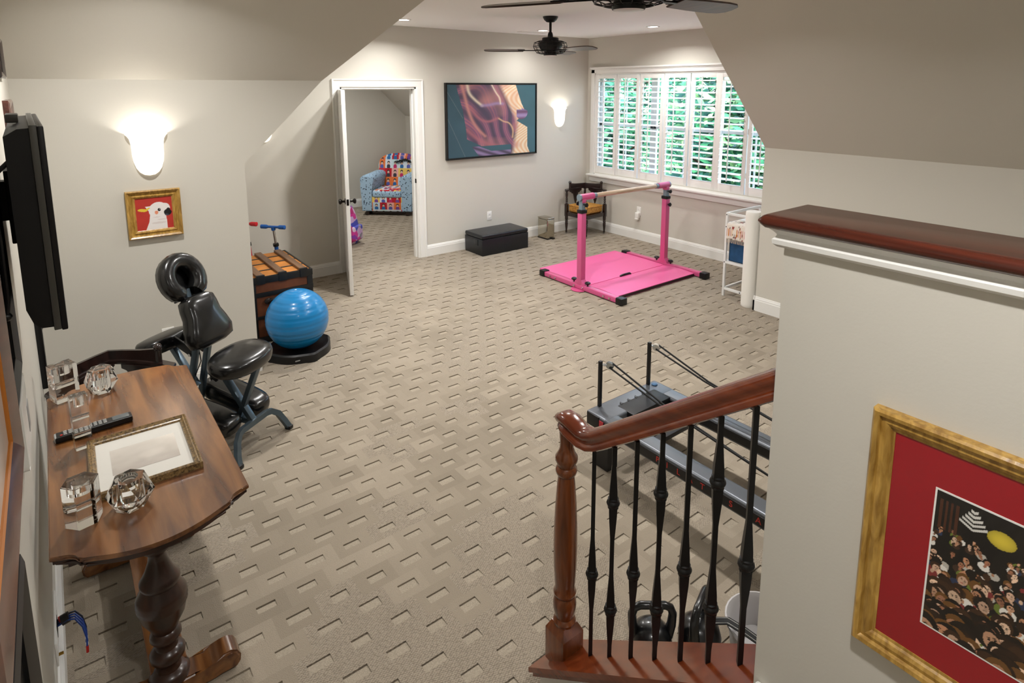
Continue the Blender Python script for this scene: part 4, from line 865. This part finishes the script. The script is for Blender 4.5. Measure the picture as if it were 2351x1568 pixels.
bs = thing('ball_base', 'black plastic ring base holding the blue exercise ball', 'ball base', (1.385, 4.635, 0), R_(8))
out = []; inn = []
for k in range(48):
    a = 2*math.pi*k/48; r = .235 + .022*max(0, math.cos(4*a))**3; out.append((r, a)); inn.append((.16, a))
m = MB(); vs = []; n = 48
for rr, z in ((out, 0), ([(r*.985, a) for r, a in out], .055), ([(r*.93, a) for r, a in out], .066), ([(.18, a) for r, a in out], .04), ([(.02, a) for r, a in out], .036)): vs += [(r*math.cos(a), r*math.sin(a), z) for r, a in rr]
m.raw(vs, [(j*n+i, j*n+(i+1) % n, (j+1)*n+(i+1) % n, (j+1)*n+i) for j in range(4) for i in range(n)] + [tuple(range(4*n, 5*n)), tuple(range(n))[::-1]]); part('ring', m, BLACKPL, bs, 40)
part('badge', MB().box((-.085, -.2285, .03), (.035, .002, .009), 0, RZ(-8)), mat('badge_grey', '#8c8c8a', .5), bs)
eb = thing('exercise_ball', 'large blue ribbed exercise ball in front of the trunk', 'ball', (1.385, 4.635, .272)); R0 = .232
pr = []
for k in range(73):
    a = -math.pi/2 + math.pi*k/72; r = R0 - (.0035 if (k % 6 == 0 and 4 < k < 68) else 0); pr.append((max(0, r*math.cos(a)), r*math.sin(a)))
part('ball', MB().lathe(pr, 48), mat('blue_ball_vinyl', '#0f78b4', .3, coat=.25), eb, 60)
part('valve_plug', MB().cyl((0, 0, R0-.004), (0, 0, R0+.001), .008, 12), mat('valve_white', '#dadada', .4), eb)

def scooter(label, loc, rz, col, h, tilt):
    t = thing('kick_scooter', label, 'scooter', loc, rz, 'kick scooters behind the trunk')
    cm = mat('scooter_' + col[0], col[1], .35)
    part('deck', MB().b2((-.06, -.28, .06), (.06, .06, .085), .01), cm, t)
    for y in (-.25, .12):
        part('wheel', MB().tube([(-.014, y, .05), (.014, y, .05)], .05, 18), BLACKPL, t)
    top = Vector((0, .02, h)); bot = Vector((0, .12, .06)); at = lambda k: tuple(bot + (top - bot)*k)
    part('column', MB().tube([at(0), at(.70)], .019, 12), cm, t)
    part('clamp', MB().tube([at(.69), at(.73)], .027, 12), BLACKPL, t)
    part('stem', MB().tube([at(.7), at(.99)], .012, 12), CHROME, t)
    m = MB(); m.tube([(-.11, .02, h), (.11, .02, h)], .013, 12); m.tube([at(.95), at(1.0)], .02, 12); part('handlebar', m, cm, t)
    for s in (-1, 1): part('grip', MB().tube([(s*.06, .02, h), (s*.075, .02, h), (s*.125, .02, h), (s*.13, .02, h)], [.017, .021, .021, .012], 12), cm, t)
scooter('blue kick scooter with chrome stem behind the trunk', (1.62, 6.05, 0), R_(-48), ('blue', '#1d5aa8'), .70, 0)
scooter('red kick scooter half hidden by the wall corner', (1.36, 6.02, 0), R_(-50), ('red', '#c4202a'), .775, 0)

# ================================================================== armchair, bag and boa in the next room
ac = thing('armchair', 'child\'s armchair in patchwork picture fabric with speckled blue arms', 'armchair', (4.41, 9.17, 0), math.atan2(.549, -.509) - math.pi/2 + math.pi + 0)
ac.rotation_euler = (0, 0, math.atan2(-.733, -.68) + math.pi/2)   # local -y faces the doorway
def patch_mat():
    m, nt, b = _new('patchwork_print'); N = nt.nodes; L = nt.links; b.inputs['Roughness'].default_value = .85
    tc = N.new('ShaderNodeTexCoord'); mp = N.new('ShaderNodeMapping'); mp.inputs['Scale'].default_value = (8.7, 8.7, 8.7); L.new(tc.outputs['Object'], mp.inputs['Vector'])
    # use x and the larger of (y,z) directions so squares read on every face
    sp = N.new('ShaderNodeSeparateXYZ'); L.new(mp.outputs['Vector'], sp.inputs['Vector']); ad = N.new('ShaderNodeMath'); ad.operation = 'SUBTRACT'; L.new(sp.outputs['Z'], ad.inputs[0]); L.new(sp.outputs['Y'], ad.inputs[1])
    cb = N.new('ShaderNodeCombineXYZ'); L.new(sp.outputs['X'], cb.inputs['X']); L.new(ad.outputs['Value'], cb.inputs['Y'])
    fl = N.new('ShaderNodeVectorMath'); fl.operation = 'FLOOR'; L.new(cb.outputs['Vector'], fl.inputs[0]); fr = N.new('ShaderNodeVectorMath'); fr.operation = 'FRACTION'; L.new(cb.outputs['Vector'], fr.inputs[0])
    wn_ = N.new('ShaderNodeTexWhiteNoise'); wn_.noise_dimensions = '2D'; L.new(fl.outputs['Vector'], wn_.inputs['Vector'])
    rp = N.new('ShaderNodeValToRGB'); rp.color_ramp.interpolation = 'CONSTANT'; cols = ['#c2192a', '#c9dff0', '#ef7f3f', '#dfe9f3', '#f2cf6a', '#cfe6ea', '#d43344', '#f4b6b0']
    rp.color_ramp.elements[0].color = _rgb(cols[0]); rp.color_ramp.elements[1].position = 1/8; rp.color_ramp.elements[1].color = _rgb(cols[1])
    for i in range(2, 8): rp.color_ramp.elements.new(i/8).color = _rgb(cols[i])
    L.new(wn_.outputs['Value'], rp.inputs['Fac'])
    def disc(cx, cy, r, sy, colr, prev):
        mv = N.new('ShaderNodeMapping'); mv.inputs['Location'].default_value = (-cx, -cy/sy if False else -cy, 0); L.new(fr.outputs['Vector'], mv.inputs['Vector'])
        ms = N.new('ShaderNodeVectorMath'); ms.operation = 'MULTIPLY'; ms.inputs[1].default_value = (1, 1/sy, 0); L.new(mv.outputs['Vector'], ms.inputs[0])
        ln = N.new('ShaderNodeVectorMath'); ln.operation = 'LENGTH'; L.new(ms.outputs['Vector'], ln.inputs[0]); lt = N.new('ShaderNodeMath'); lt.operation = 'LESS_THAN'; lt.inputs[1].default_value = r; L.new(ln.outputs['Value'], lt.inputs[0])
        mx = N.new('ShaderNodeMix'); mx.data_type = 'RGBA'; L.new(lt.outputs['Value'], mx.inputs['Factor']); L.new(prev, mx.inputs['A'])
        if isinstance(colr, str): mx.inputs['B'].default_value = _rgb(colr)
        else: L.new(colr, mx.inputs['B'])
        return mx.outputs['Result']
    r2 = N.new('ShaderNodeValToRGB'); r2.color_ramp.interpolation = 'CONSTANT'; c2 = ['#5a63b4', '#c8306a', '#3c3f4a', '#7a4fa0', '#2d6fae']; r2.color_ramp.elements[0].color = _rgb(c2[0]); r2.color_ramp.elements[1].position = .2; r2.color_ramp.elements[1].color = _rgb(c2[1])
    for i in range(2, 5): r2.color_ramp.elements.new(i/5).color = _rgb(c2[i])
    sc_ = N.new('ShaderNodeSeparateColor'); L.new(wn_.outputs['Color'], sc_.inputs['Color']); L.new(sc_.outputs['Green'], r2.inputs['Fac'])
    c = disc(.5, .18, .26, 1.15, r2.outputs['Color'], rp.outputs['Color']); c = disc(.5, .62, .2, 1.0, '#2e2a2c', c); c = disc(.5, .54, .15, 1.0, '#e3c3ae', c); c = disc(.5, .42, .05, .6, '#c8306a', c)
    L.new(c, b.inputs['Base Color']); return m
def speck_mat():
    m, nt, b = _new('speckled_blue_fabric'); N = nt.nodes; L = nt.links; b.inputs['Roughness'].default_value = .85
    tc = N.new('ShaderNodeTexCoord'); vo = N.new('ShaderNodeTexVoronoi'); vo.inputs['Scale'].default_value = 30; L.new(tc.outputs['Object'], vo.inputs['Vector'])
    rp = N.new('ShaderNodeValToRGB'); rp.color_ramp.interpolation = 'CONSTANT'; rp.color_ramp.elements[0].color = _rgb('#2f3b52'); rp.color_ramp.elements[1].position = .27; rp.color_ramp.elements[1].color = _rgb('#a9c8e2'); L.new(vo.outputs['Distance'], rp.inputs['Fac']); L.new(rp.outputs['Color'], b.inputs['Base Color']); return m
PATCH, SPECK = patch_mat(), speck_mat()
m = MB(); m.b2((-.245, -.36, .07), (.245, -.30, .30), .01); part('front_panel', m, PATCH, ac, 40)
m = MB(); m.b2((-.25, -.32, .07), (.25, .34, .28), .015); part('seat_base', m, SPECK, ac, 40)
m = MB(); m.box((0, -.09, .345), (.47, .56, .11), .035, None, 4); part('seat_cushion', m, SPECK, ac, 60)
m = MB(); m.box((0, -.09, .398), (.44, .53, .02), .009, None, 3); part('cushion_top', m, PATCH, ac, 60)
bo = [(-.24, .28), (-.26, .45), (-.30, .62), (-.31, .74), (-.29, .83), (-.23, .895), (-.14, .93), (0, .945), (.14, .93), (.23, .895), (.29, .83), (.31, .74), (.30, .62), (.26, .45), (.24, .28)]
m = MB(); m.prism([(x*1.16, z) for x, z in bo], -.09, .09, TR(0, .25, 0) @ RX(-12) @ TR(0, .03, .0) @ RX(90), .04); part('backrest', m, PATCH, ac, 60)
for s in (-1, 1):
    ap = [(-.085, .07), (.085, .07), (.085, .40), (.10, .50), (.115, .56), (.10, .615), (.055, .645), (0, .65), (-.06, .64), (-.10, .60), (-.105, .54), (-.085, .47)]
    m = MB(); m.prism([(x*-s, z) for x, z in ap][::(-1 if s > 0 else 1)], -.34, .37, TR(s*.325, 0, 0) @ RX(90), .015); part('arm', m, SPECK, ac, 50)
for s in (-1, 1): part('foot', MB().tube([(s*.33, -.36, .035), (s*.33, .30, .035)], [.035, .035], 12), EBONY, ac); 
part('rocker_base', MB().b2((-.28, -.30, .01), (.28, .30, .07), .01), EBONY, ac)
bf = thing('feather_boa', 'black and blue feather boa draped over the armchair back', 'boa', (4.41, 9.17, 0)); bf.rotation_euler = ac.rotation_euler
m = MB(); rnd = random.Random(5); pth = [(x, .172 + .208*z, z) for x, z in ((-.04, .775), (.04, .81), (.12, .825), (.20, .80), (.255, .74), (.275, .68))]
m.tube(pth, .012, 8)
for i in range(len(pth)-1):
    for k in range(26):
        p = Vector(pth[i]).lerp(Vector(pth[i+1]), k/26); dv = Vector((rnd.gauss(0, 1), rnd.gauss(-.4, .8), rnd.gauss(0, .9))).normalized()*rnd.uniform(.035, .06); o = dv.orthogonal().normalized()*.006
        m.raw([tuple(p - o), tuple(p + o), tuple(p + dv)], [(0, 1, 2)])
part('feathers', m, mat('boa_feather', '#0d1016', .5, var=(20, .8)), bf)
bg = thing('floral_backpack', 'pink and purple floral backpack on the floor behind the door', 'backpack', (3.0, 7.60, 0), R_(35))
def floral():
    m, nt, b = _new('floral_print'); N = nt.nodes; L = nt.links; b.inputs['Roughness'].default_value = .5
    tc = N.new('ShaderNodeTexCoord'); vo = N.new('ShaderNodeTexVoronoi'); vo.inputs['Scale'].default_value = 14; L.new(tc.outputs['Object'], vo.inputs['Vector']); sc_ = N.new('ShaderNodeSeparateColor'); L.new(vo.outputs['Color'], sc_.inputs['Color'])
    rp = N.new('ShaderNodeValToRGB'); rp.color_ramp.interpolation = 'CONSTANT'; cols = ['#d23a9a', '#c9a9d6', '#4a4fb8', '#e0c6e2', '#b8307a', '#8a8496', '#d8b9dc', '#8d3aa8']; rp.color_ramp.elements[0].color = _rgb(cols[0]); rp.color_ramp.elements[1].position = 1/8; rp.color_ramp.elements[1].color = _rgb(cols[1])
    for i in range(2, 8): rp.color_ramp.elements.new(i/8).color = _rgb(cols[i])
    L.new(sc_.outputs['Red'], rp.inputs['Fac']); L.new(rp.outputs['Color'], b.inputs['Base Color']); return m
FLO = floral()
pr = [(.0, .0), (.13, .0), (.165, .04), (.175, .12), (.165, .22), (.14, .33), (.11, .42), (.07, .49), (.03, .52), (0, .525)]
part('body', MB().lathe(pr, 20, TR(0, 0, .001), .7), FLO, bg, 60)
m = MB(); m.box((.0, -.115, .15), (.22, .07, .20), .03, None, 3); part('pocket', m, FLO, bg, 60)
part('handle', MB().tube([(-.03, 0, .515), (-.025, 0, .56), (.025, 0, .56), (.03, 0, .515)], .008, 8), mat('magenta_web', '#c02a86', .5), bg)
for xx, yy, s in ((3.3, 8.5, 'added unseen ceiling light that brightens the room beyond the door'),): can(xx, yy, s, 21)  # lamp added out of view to brighten the next room
# ================================================================== ottoman, pedal bin
ot = thing('storage_ottoman', 'black leather storage ottoman bench against the far wall', 'ottoman', (4.385, 6.185, 0))
OTL = mat('black_leather', '#15181d', .32, bump=(12, .08))
part('box', MB().b2((-.355, -.195, 0), (.355, .195, .205), .006), OTL, ot); m = MB(); m.box((0, 0, .232), (.712, .392, .05), .018, None, 3)
for v in m.bm.verts:
    if v.co.z > .245: v.co.z += .012 * max(0, 1 - (v.co.x/.36)**2) * max(0, 1 - (v.co.y/.2)**2)
part('lid', m, OTL, ot, 60); part('handle', MB().b2((-.361, -.10, .12), (-.355, -.02, .19), .002), OTL, ot)
pb = thing('pedal_bin', 'small chrome rectangular pedal bin beside the corner chair', 'bin', (5.245, 6.235, 0), R_(2))
MIR = mat('mirror_steel', '#b9b4a6', .07, metal=1)
part('body', MB().b2((-.065, -.10, .012), (.065, .10, .272), .012, seg=3), MIR, pb, 50); part('lid', MB().b2((-.067, -.102, .274), (.067, .102, .295), .01, seg=3), MIR, pb, 50); part('base', MB().b2((-.066, -.101, 0), (.066, .101, .014), .006), BLACKPL, pb)
part('pedal', MB().b2((.0, -.135, .008), (.045, -.10, .02), .004), BLACKPL, pb)

# ================================================================== gymnastics bar and folding mat
gy = thing('gymnastics_bar', 'pink adjustable gymnastics training bar with wooden rail', 'gymnastics bar', (4.80, 4.37, 0))
WBAR = wood('ash_bar', '#b99a7a', '#d9c4ab', (.8, 8, 8), .4, .2, 5); GREYP = mat('grey_paint', '#7f8f99', .35, metal=.3)
XA, XB = -.655, .645
for x in (XA, XB):
    r = part('base_rail', MB().b2((x-.032, -.53, .012), (x+.032, .55, .058), .004), PINK, gy)
    for y0, y1 in ((-.60, -.52), (.54, .62)): part('end_cap', MB().b2((x-.042, y0, 0), (x+.042, y1, .068), .010), BLACKPL, r)
    p = part('post', MB().b2((x-.032, -.032, .05), (x+.032, .032, .80), .006), PINK, gy)
    part('collar', MB().b2((x-.038, -.038, .795), (x+.038, .038, .832), .008), BLACKPL, p)
    q = part('inner_post', MB().b2((x-.024, -.024, .80), (x+.024, .024, .935), .004), GREYP, gy)
    s = 1 if x < 0 else -1
    m = MB(); m.tube([(x - s*.03, 0, .957), (x + s*.15, 0, .957)], .033, 20); m.b2((x-.02, -.03, .90), (x + .03 if s > 0 else x+.02, .03, .94), .006) if s > 0 else m.b2((x-.03, -.03, .90), (x+.02, .03, .94), .006); part('rail_sleeve', m, PINK, gy)
    m = MB(); m.tube([(x + s*.148, 0, .957), (x + s*.19, 0, .957)], .028, 18); part('grey_ring', m, GREYP, gy)
    part('sleeve_cap', MB().tube([(x - s*.045, 0, .957), (x - s*.028, 0, .957)], .034, 20), GREYP, gy)
    for yy, zz in ((-.055, .885), (-.055, .735)) if s < 0 else ((-.06, .885), (.055, .885)):
        m = MB(); m.cyl((x, yy*.4, zz), (x, yy*.9, zz), .008, 8); m.lathe([(.006, 0), (.022, .002), (.026, .008), (.022, .018), (.008, .022)], 5, TR(x, yy*.9, zz) @ RX(90 if yy < 0 else -90)); part('knob', m, BLACKPL, gy)
    for yy in (-.10, .10):
        m = MB(); m.cyl((x, yy, .055), (x, yy, .082), .008, 8); m.lathe([(.02, .078), (.03, .084), (.03, .094), (.02, .102), (0, .104)], 14, TR(x, yy, 0)); part('clamp_knob', m, BLACKPL, gy)
    m = MB(); m.raw([(x-.03, .032, .058), (x+.03, .032, .058), (x+.03, .075, .058), (x-.03, .075, .058), (x-.03, .032, .11), (x+.03, .032, .11)], [(0, 1, 2, 3), (0, 4, 5, 1), (4, 3, 2, 5), (0, 3, 4), (1, 5, 2)]); m.raw([(x-.03, -.032, .058), (x+.03, -.032, .058), (x+.03, -.075, .058), (x-.03, -.075, .058), (x-.03, -.032, .11), (x+.03, -.032, .11)], [(3, 2, 1, 0), (0, 1, 5, 4), (4, 5, 2, 3), (0, 4, 3), (1, 2, 5)]); part('gusset', m, PINK, gy)
    m = MB()
    for yy in (-.44, -.36, .36, .44, -.06, .06): m.cyl((x - s*.045, yy, .035), (x - s*.03, yy, .035), .010, 8)
    part('bolt', m, CHROME, r)
    m = MB(); m.prism([(x - s*(.03 + .075*math.sin(a)), .085*math.cos(a)) for a in [math.pi*k/10 for k in range(11)]][::(1 if s < 0 else -1)], .004, .010); part('foot_plate', m, PINK, gy)
part('wooden_rail', MB().tube([(XA+.18, 0, .957), (XB-.18, 0, .957)], .024, 20), WBAR, gy)
gm = thing('folding_mat', 'pink folding exercise mat lying under the gymnastics bar', 'mat', (4.805, 4.50, 0))
RIM = mat('mat_side_red', '#d81f52', .45)
def matpanel(y0, y1, z0, rise):
    n = 10; m = MB(); vs = []; fs = []
    for j in range(n+1):
        t = j / n; y = y0 + (y1 - y0)*t; z = z0 + rise*math.sin(math.pi*t)
        for x in (-.60, .60): vs += [(x, y, z), (x, y, z + .036)]
    for j in range(n):
        a = 4*j; b = a + 4; fs += [(a+1, a+3, b+3, b+1), (a, b, b+2, a+2), (a, a+1, b+1, b), (a+2, b+2, b+3, a+3)]
    fs += [(0, 2, 3, 1), (4*n, 4*n+1, 4*n+3, 4*n+2)]
    return m.raw(vs, fs)
part('mat_panel', matpanel(-.58, -.175, .002, .012), PINKMAT, gm, 30); part('mat_panel', matpanel(-.165, .60, .002, .006), PINKMAT, gm, 30)
part('edge_band', MB().b2((-.601, -.583, .006), (.601, -.580, .032)), mat('mat_underside', '#2a0c14', .6), gm)
part('fold_seam', MB().b2((-.60, -.176, .002), (.60, -.164, .030)), RIM, gm)
part('carry_handle', MB().tube([(-.12, -.17, .040), (-.10, -.172, .052), (.02, -.172, .052), (.04, -.17, .040)], .011, 8), BLACKPL, gm)

# ================================================================== white cart with cloth, box; foam roller
ct = thing('utility_cart', 'white metal frame cart beside the right wall', 'cart', (5.14, 3.125, 0)); cw_, cd_ = .58, .245
WM = mat('white_metal', '#e8e8e6', .35)
for x in (0, cw_):
    for y in (0, cd_): part('post', MB().b2((x-.011, y-.011, 0), (x+.011, y+.011, .84), .002), WM, ct)
for nm, z in (('top_rail', .83), ('upper_shelf_rail', .725), ('lower_shelf_rail', .345), ('bottom_rail', .075)):
    m = MB(); m.b2((0, -.009, z-.012), (cw_, .009, z+.012), .002); m.b2((0, cd_-.009, z-.012), (cw_, cd_+.009, z+.012), .002); m.b2((-.009, 0, z-.012), (.009, cd_, z+.012), .002); m.b2((cw_-.009, 0, z-.012), (cw_+.009, cd_, z+.012), .002); part(nm, m, WM, ct)
part('shelf', MB().b2((0, 0, .728), (cw_, cd_, .738), .001), WM, ct); part('shelf', MB().b2((0, 0, .349), (cw_, cd_, .357), .001), WM, ct)
m = MB()
for p in ((-.012, cd_, .82), (-.012, cd_, .70), (-.012, cd_, .345), (-.012, .06, .075)): m.cyl((p[0], p[1], p[2]), (p[0]+.004, p[1], p[2]), .006, 8)
part('screw', m, BLACKPL, ct)
cl = thing('patterned_cloth', 'fringed white cloth with red and brown motifs over the cart shelf', 'cloth', (5.14, 3.125, .738))
def clothfn(u, v):
    c = np.ones(u.shape + (3,)) * hexrgb('#e6ddd2')[0]; a = vnoise(u, v, 9, 3); b = vnoise(u, v, 13, 7)
    c = np.where((a > .80)[..., None], hexrgb('#8c2a22')[0], c); c = np.where((b > .84)[..., None], hexrgb('#5a4436')[0], c); bd = (v > .72) & (v < .90)
    st = np.floor(u*26).astype(int) % 5; pal = hexrgb('#b8502a', '#e6ddd2', '#c22a2a', '#d8a23a', '#e6ddd2'); c = np.where((bd & (np.sin(u*80) > -.3))[..., None], pal[st], c); return c
n1, n2 = 41, 30; vs = []; uu = []
for j in range(n2):
    for i in range(n1):
        u, v = i/(n1-1), j/(n2-1); L = v*.36
        if L < .205: x, z = .205 - L - .026, .004 + .002*math.sin(u*20)
        else: x, z = -.026 - .004*math.sin(u*22)*(L-.2)*8, .004 - (L-.205)
        vs.append((x if L < .205 else x, .012 + u*.215, z)); uu.append((u, v))
me = bpy.data.meshes.new('cloth'); me.from_pydata(vs, [], [(j*n1+i, j*n1+i+1, (j+1)*n1+i+1, (j+1)*n1+i) for j in range(n2-1) for i in range(n1-1)])
U = np.array([a for a, b in uu]); V = np.array([b for a, b in uu]); rgba = np.ones((len(uu), 4)); rgba[:, :3] = clothfn(U, V); at = me.color_attributes.new('print', 'FLOAT_COLOR', 'POINT'); at.data.foreach_set('color', rgba.ravel()); me.materials.append(printed('cloth_print', .9)); me.shade_smooth()
o = bpy.data.objects.new('cloth', me); COL.objects.link(o); o.parent = cl; sm = o.modifiers.new('thick', 'SOLIDIFY'); sm.thickness = .003
m = MB()
for k in range(26): m.tube([(-.030, .014 + k*.0084, -.148), (-.031 - .004*random.random(), .014 + k*.0084, -.165), (-.029, .015 + k*.0084 + random.uniform(-.003, .003), -.185)], .0017, 4)
part('fringe', m, mat('fringe_thread', '#d8c7b6', .9), cl)
bx_ = thing('blue_box', 'blue fabric storage box on the cart shelf', 'box', (5.163, 3.15, .3575))
m = MB(); BL = mat('blue_fabric', '#1d4870', .8, var=(20, .2)); m.b2((0, 0, 0), (.20, .006, .225)); m.b2((0, .189, 0), (.20, .195, .225)); m.b2((0, 0, 0), (.006, .195, .225)); m.b2((.194, 0, 0), (.20, .195, .225)); m.b2((0, 0, 0), (.20, .195, .006)); part('body', m, BL, bx_); part('lining', MB().b2((.007, .007, .19), (.193, .188, .20)), BLACKPL, bx_)
fo = thing('foam_roller', 'tall white foam roller standing at the wall corner', 'foam roller', (5.068, 3.047, 0))
part('roller', MB().lathe([(0, 0), (.066, 0), (.070, .006), (.071, .03), (.071, .88), (.070, .905), (.066, .912), (0, .913)], 28), mat('white_foam', '#ece9e2', .8, bump=(120, .1)), fo)

# ================================================================== pilates reformer
rf = thing('pilates_reformer', 'black and grey pilates reformer with ropes and pulleys behind the railing', 'exercise machine', (2.18, -.12, 0))
RG = mat('reformer_grey', '#666a70', .33, metal=.5); RB = mat('reformer_black', '#101012', .45); RK = mat('rope_black', '#121212', .7)
RW, RL = .565, 2.36
for x in (0, RW-.10):
    r = part('side_rail', MB().b2((x, 0, .225), (x+.10, RL, .30), .016, seg=3), RG, rf)
    part('rail_band', MB().b2((x-.003, .05, .240), (x+.103, RL-.17, .286), .001), RB, r)
m = MB(); m.b2((0, RL-.155, .226), (RW, RL, .3005), .014, seg=3); part('end_rail', m, RG, rf)
part('tray', MB().b2((.16, RL-.20, .262), (RW-.09, RL-.075, .3025), .010), RB, rf)
for k in range(4): part('notch', MB().prism([(0, 0), (.022, .006), (.016, .014), (.024, .024), (.004, .018)], .3026, .304, TR(.19 + .06*k, RL-.088, 0) @ RZ(10)), BLACKPL, rf)
part('corner_plate', MB().b2((-.004, RL-.10, .228), (.004, RL-.01, .298), .002), RB, rf); part('red_label', MB().b2((-.0055, RL-.135, .245), (-.003, RL-.105, .285)), mat('red_label', '#b8323c', .5), rf)
m = MB()
for k in range(5): m.b2((-.0055, RL-.165-.016*k, .250), (-.003, RL-.158-.016*k, .280))
part('vent_slots', m, WHITE, rf)
for x, y in ((.01, RL-.16), (RW-.09, RL-.16), (.01, .1), (RW-.09, .1)): part('leg', MB().prism([(0, 0), (.075, 0), (.08, .10), (.0, .10)], 0, .225, TR(x, y, 0), .006), RB, rf)
part('riser_bolt', MB().lathe([(.018, .30), (.018, .306), (.012, .308), (0, .308)], 14, TR(RW-.05, RL-.045, 0)), mat('bolt_blue', '#4a6a8c', .3, metal=.6), rf)
for x in (.085, RW-.075):
    p = part('riser_post', MB().b2((x-.009, RL-.018-.009, .30), (x+.009, RL-.018+.009, .565), .002), RB, rf)
    part('eye_bolt', MB().tube([(x + .004 + .009*math.cos(a), RL-.045-.010*math.sin(a), .552) for a in [k*math.pi/6 for k in range(12)]], .0025, 6, True), STEEL, p)
    pu = part('pulley', MB().lathe([(.020, -.007), (.022, -.007), (.022, -.004), (.016, 0), (.022, .004), (.022, .007), (.02, .007)], 18, TR(x+.012+(.02 if x < .3 else 0), RL-.058, .545) @ RZ(20) @ RY(80)), mat('pulley_white', '#cfcac0', .35) if x > .3 else STEEL, rf)
    m = MB(); e = x + .012 + (.02 if x < .3 else 0)
    for dx, yy, zz in ((-.006, .95, .36), (.010, .55, .34)): m.tube([(e + dx, RL-.062, .545 + dx*1.5), (e + dx*2.5 + .01, RL-.40, .465 - dx), (e + .02, RL - 1.0, .385), (e + .02 + dx, yy, zz)], .0052, 7)
    part('rope', m, RK, rf)
    m = MB(); m.tube([(e+.02, .95, .36), (e+.02, .90, .352)], .010, 8); m.tube([(e+.01, .90, .35), (e+.0, .86, .345), (e+.04, .86, .345), (e+.02, .90, .35)], .004, 6); part('rope_clip', m, STEEL, rf)
    m = MB(); m.tube([(e+.02+.055*math.cos(a), .79+.06*math.sin(a), .345+.02*math.sin(a*2)) for a in [k*math.pi/8 for k in range(16)]], .016, 8, True); part('hand_strap', m, RK, rf)
part('carriage', MB().b2((.09, .10, .29), (RW-.09, .66, .345), .02, seg=3), LEATHER, rf)
part('cross_brace', MB().b2((.10, RL-.40, .235), (RW-.10, RL-.36, .26), .003), RB, rf)
def text_part(s, size, M, m, parent, name='lettering'):
    cu_ = bpy.data.curves.new(name, 'FONT'); cu_.body = s; cu_.size = size; cu_.extrude = .0006; cu_.align_x = 'CENTER'; cu_.align_y = 'CENTER'
    ob = bpy.data.objects.new('tmp', cu_); COL.objects.link(ob); dg = bpy.context.evaluated_depsgraph_get(); me = bpy.data.meshes.new_from_object(ob.evaluated_get(dg)); bpy.data.objects.remove(ob)
    me.transform(M); me.materials.clear(); me.materials.append(m); o = bpy.data.objects.new(name, me); COL.objects.link(o); o.parent = parent; return o
PILY = (1.737, 1.679, 1.613, 1.545, 1.479, 1.408, 1.333, 0, 1.202); REDL = mat('red_lettering', '#c8372f', .4)
for ch, py in zip('PILATES A', PILY):
    if ch != ' ': text_part(ch, .040, Matrix.Translation((-.0036, py + .12, .263)) @ RZ(-90) @ RX(90), REDL, rf)

# ================================================================== kettlebells and tub behind the rail
KB = mat('black_vinyl_weight', '#0d0e10', .28, coat=.3)
def kettle(label, loc, rz, s):
    t = thing('kettlebell', label, 'kettlebell', loc, rz, 'black kettlebells on the floor')
    pr = [(0, 0), (.055, 0), (.07, .008), (.088, .05), (.092, .09), (.08, .13), (.055, .155), (.03, .165), (0, .168)]
    part('bell', MB().lathe([(r*s, z*s) for r, z in pr], 24), KB, t, 60)
    hp = [(-.072, .10), (-.088, .16), (-.092, .215), (-.080, .245), (-.055, .256), (.055, .256), (.080, .245), (.092, .215), (.088, .16), (.072, .10)]
    part('handle', MB().tube([(x*s, 0, z*s) for x, z in hp], [.024*s, .021*s, .019*s, .018*s, .0175*s, .0175*s, .018*s, .019*s, .021*s, .024*s], 12), KB, t, 60)
kettle('black kettlebell with a wide handle behind the middle balusters', (1.552, 1.235, 0), R_(-38), .80)
kettle('black kettlebell turned sideways beside the white tub', (1.70, 1.135, 0), R_(20), .84)
tb = thing('white_tub', 'white plastic tub behind the right end of the railing', 'tub', (1.88, .985, 0))
part('tub', MB().lathe([(0, .004), (.115, .004), (.128, .115), (.14, .12), (.14, .13), (.134, .131), (.122, .115), (.108, .012), (0, .012)], 32), mat('tub_plastic', '#b9b6b6', .4), tb, 50)
sp_ = thing('stitched_strap', 'black stitched exercise strap trailing over the white tub', 'strap', (1.88, .985, -.085))
sp = [(-.155, .115, .225), (-.13, .07, .245), (-.115, .01, .240), (-.10, -.05, .228), (-.06, -.10, .228), (.0, -.12, .232), (.06, -.11, .23)]
part('webbing', MB().tube(sp, 1.0, prof=[(-.017, -.002), (.017, -.002), (.017, .002), (-.017, .002)], up=(0, 0, 1)), mat('black_webbing', '#101010', .7), sp_)
for s in (-.013, .013): part('stitching', MB().tube([(x + s*.7, y + s*.5, z + .0025) for x, y, z in sp], .0009, 4), WHITE, sp_)
part('buckle', MB().b2((.03, -.135, .226), (.08, -.085, .244), .004), BLACKPL, sp_)

# ================================================================== outlets
def outlet(label, loc, rz):
    t = thing('power_outlet', label, 'outlet', loc, rz, 'wall outlets'); part('plate', MB().b2((-.036, -.006, -.058), (.036, 0, .058), .003), WHITE, t)
    for z in (-.022, .022): part('socket', MB().b2((-.016, -.008, z-.014), (.016, -.005, z+.014), .003), TRIM, t)
    return t
outlet('white power outlet on the far wall above the ottoman', (4.435, YF, .385), 0)
outlet('white power outlet on the sconce wall behind the massage chair', (.50, YS, .41), 0)
t = outlet('white power outlet under the shuttered window with a plug-in device', (XW, 5.40, .395), R_(-90))
pd = thing('plug_in_device', 'white plug-in air freshener in the outlet under the window', 'device', (XW-.0085, 5.40, .345), R_(-90))
part('body', MB().b2((-.03, -.045, -.045), (.03, 0, .035), .014, seg=3), WHITE, pd, 50); part('base', MB().b2((-.026, -.05, -.065), (.026, -.012, -.042), .008), WHITE, pd, 50)
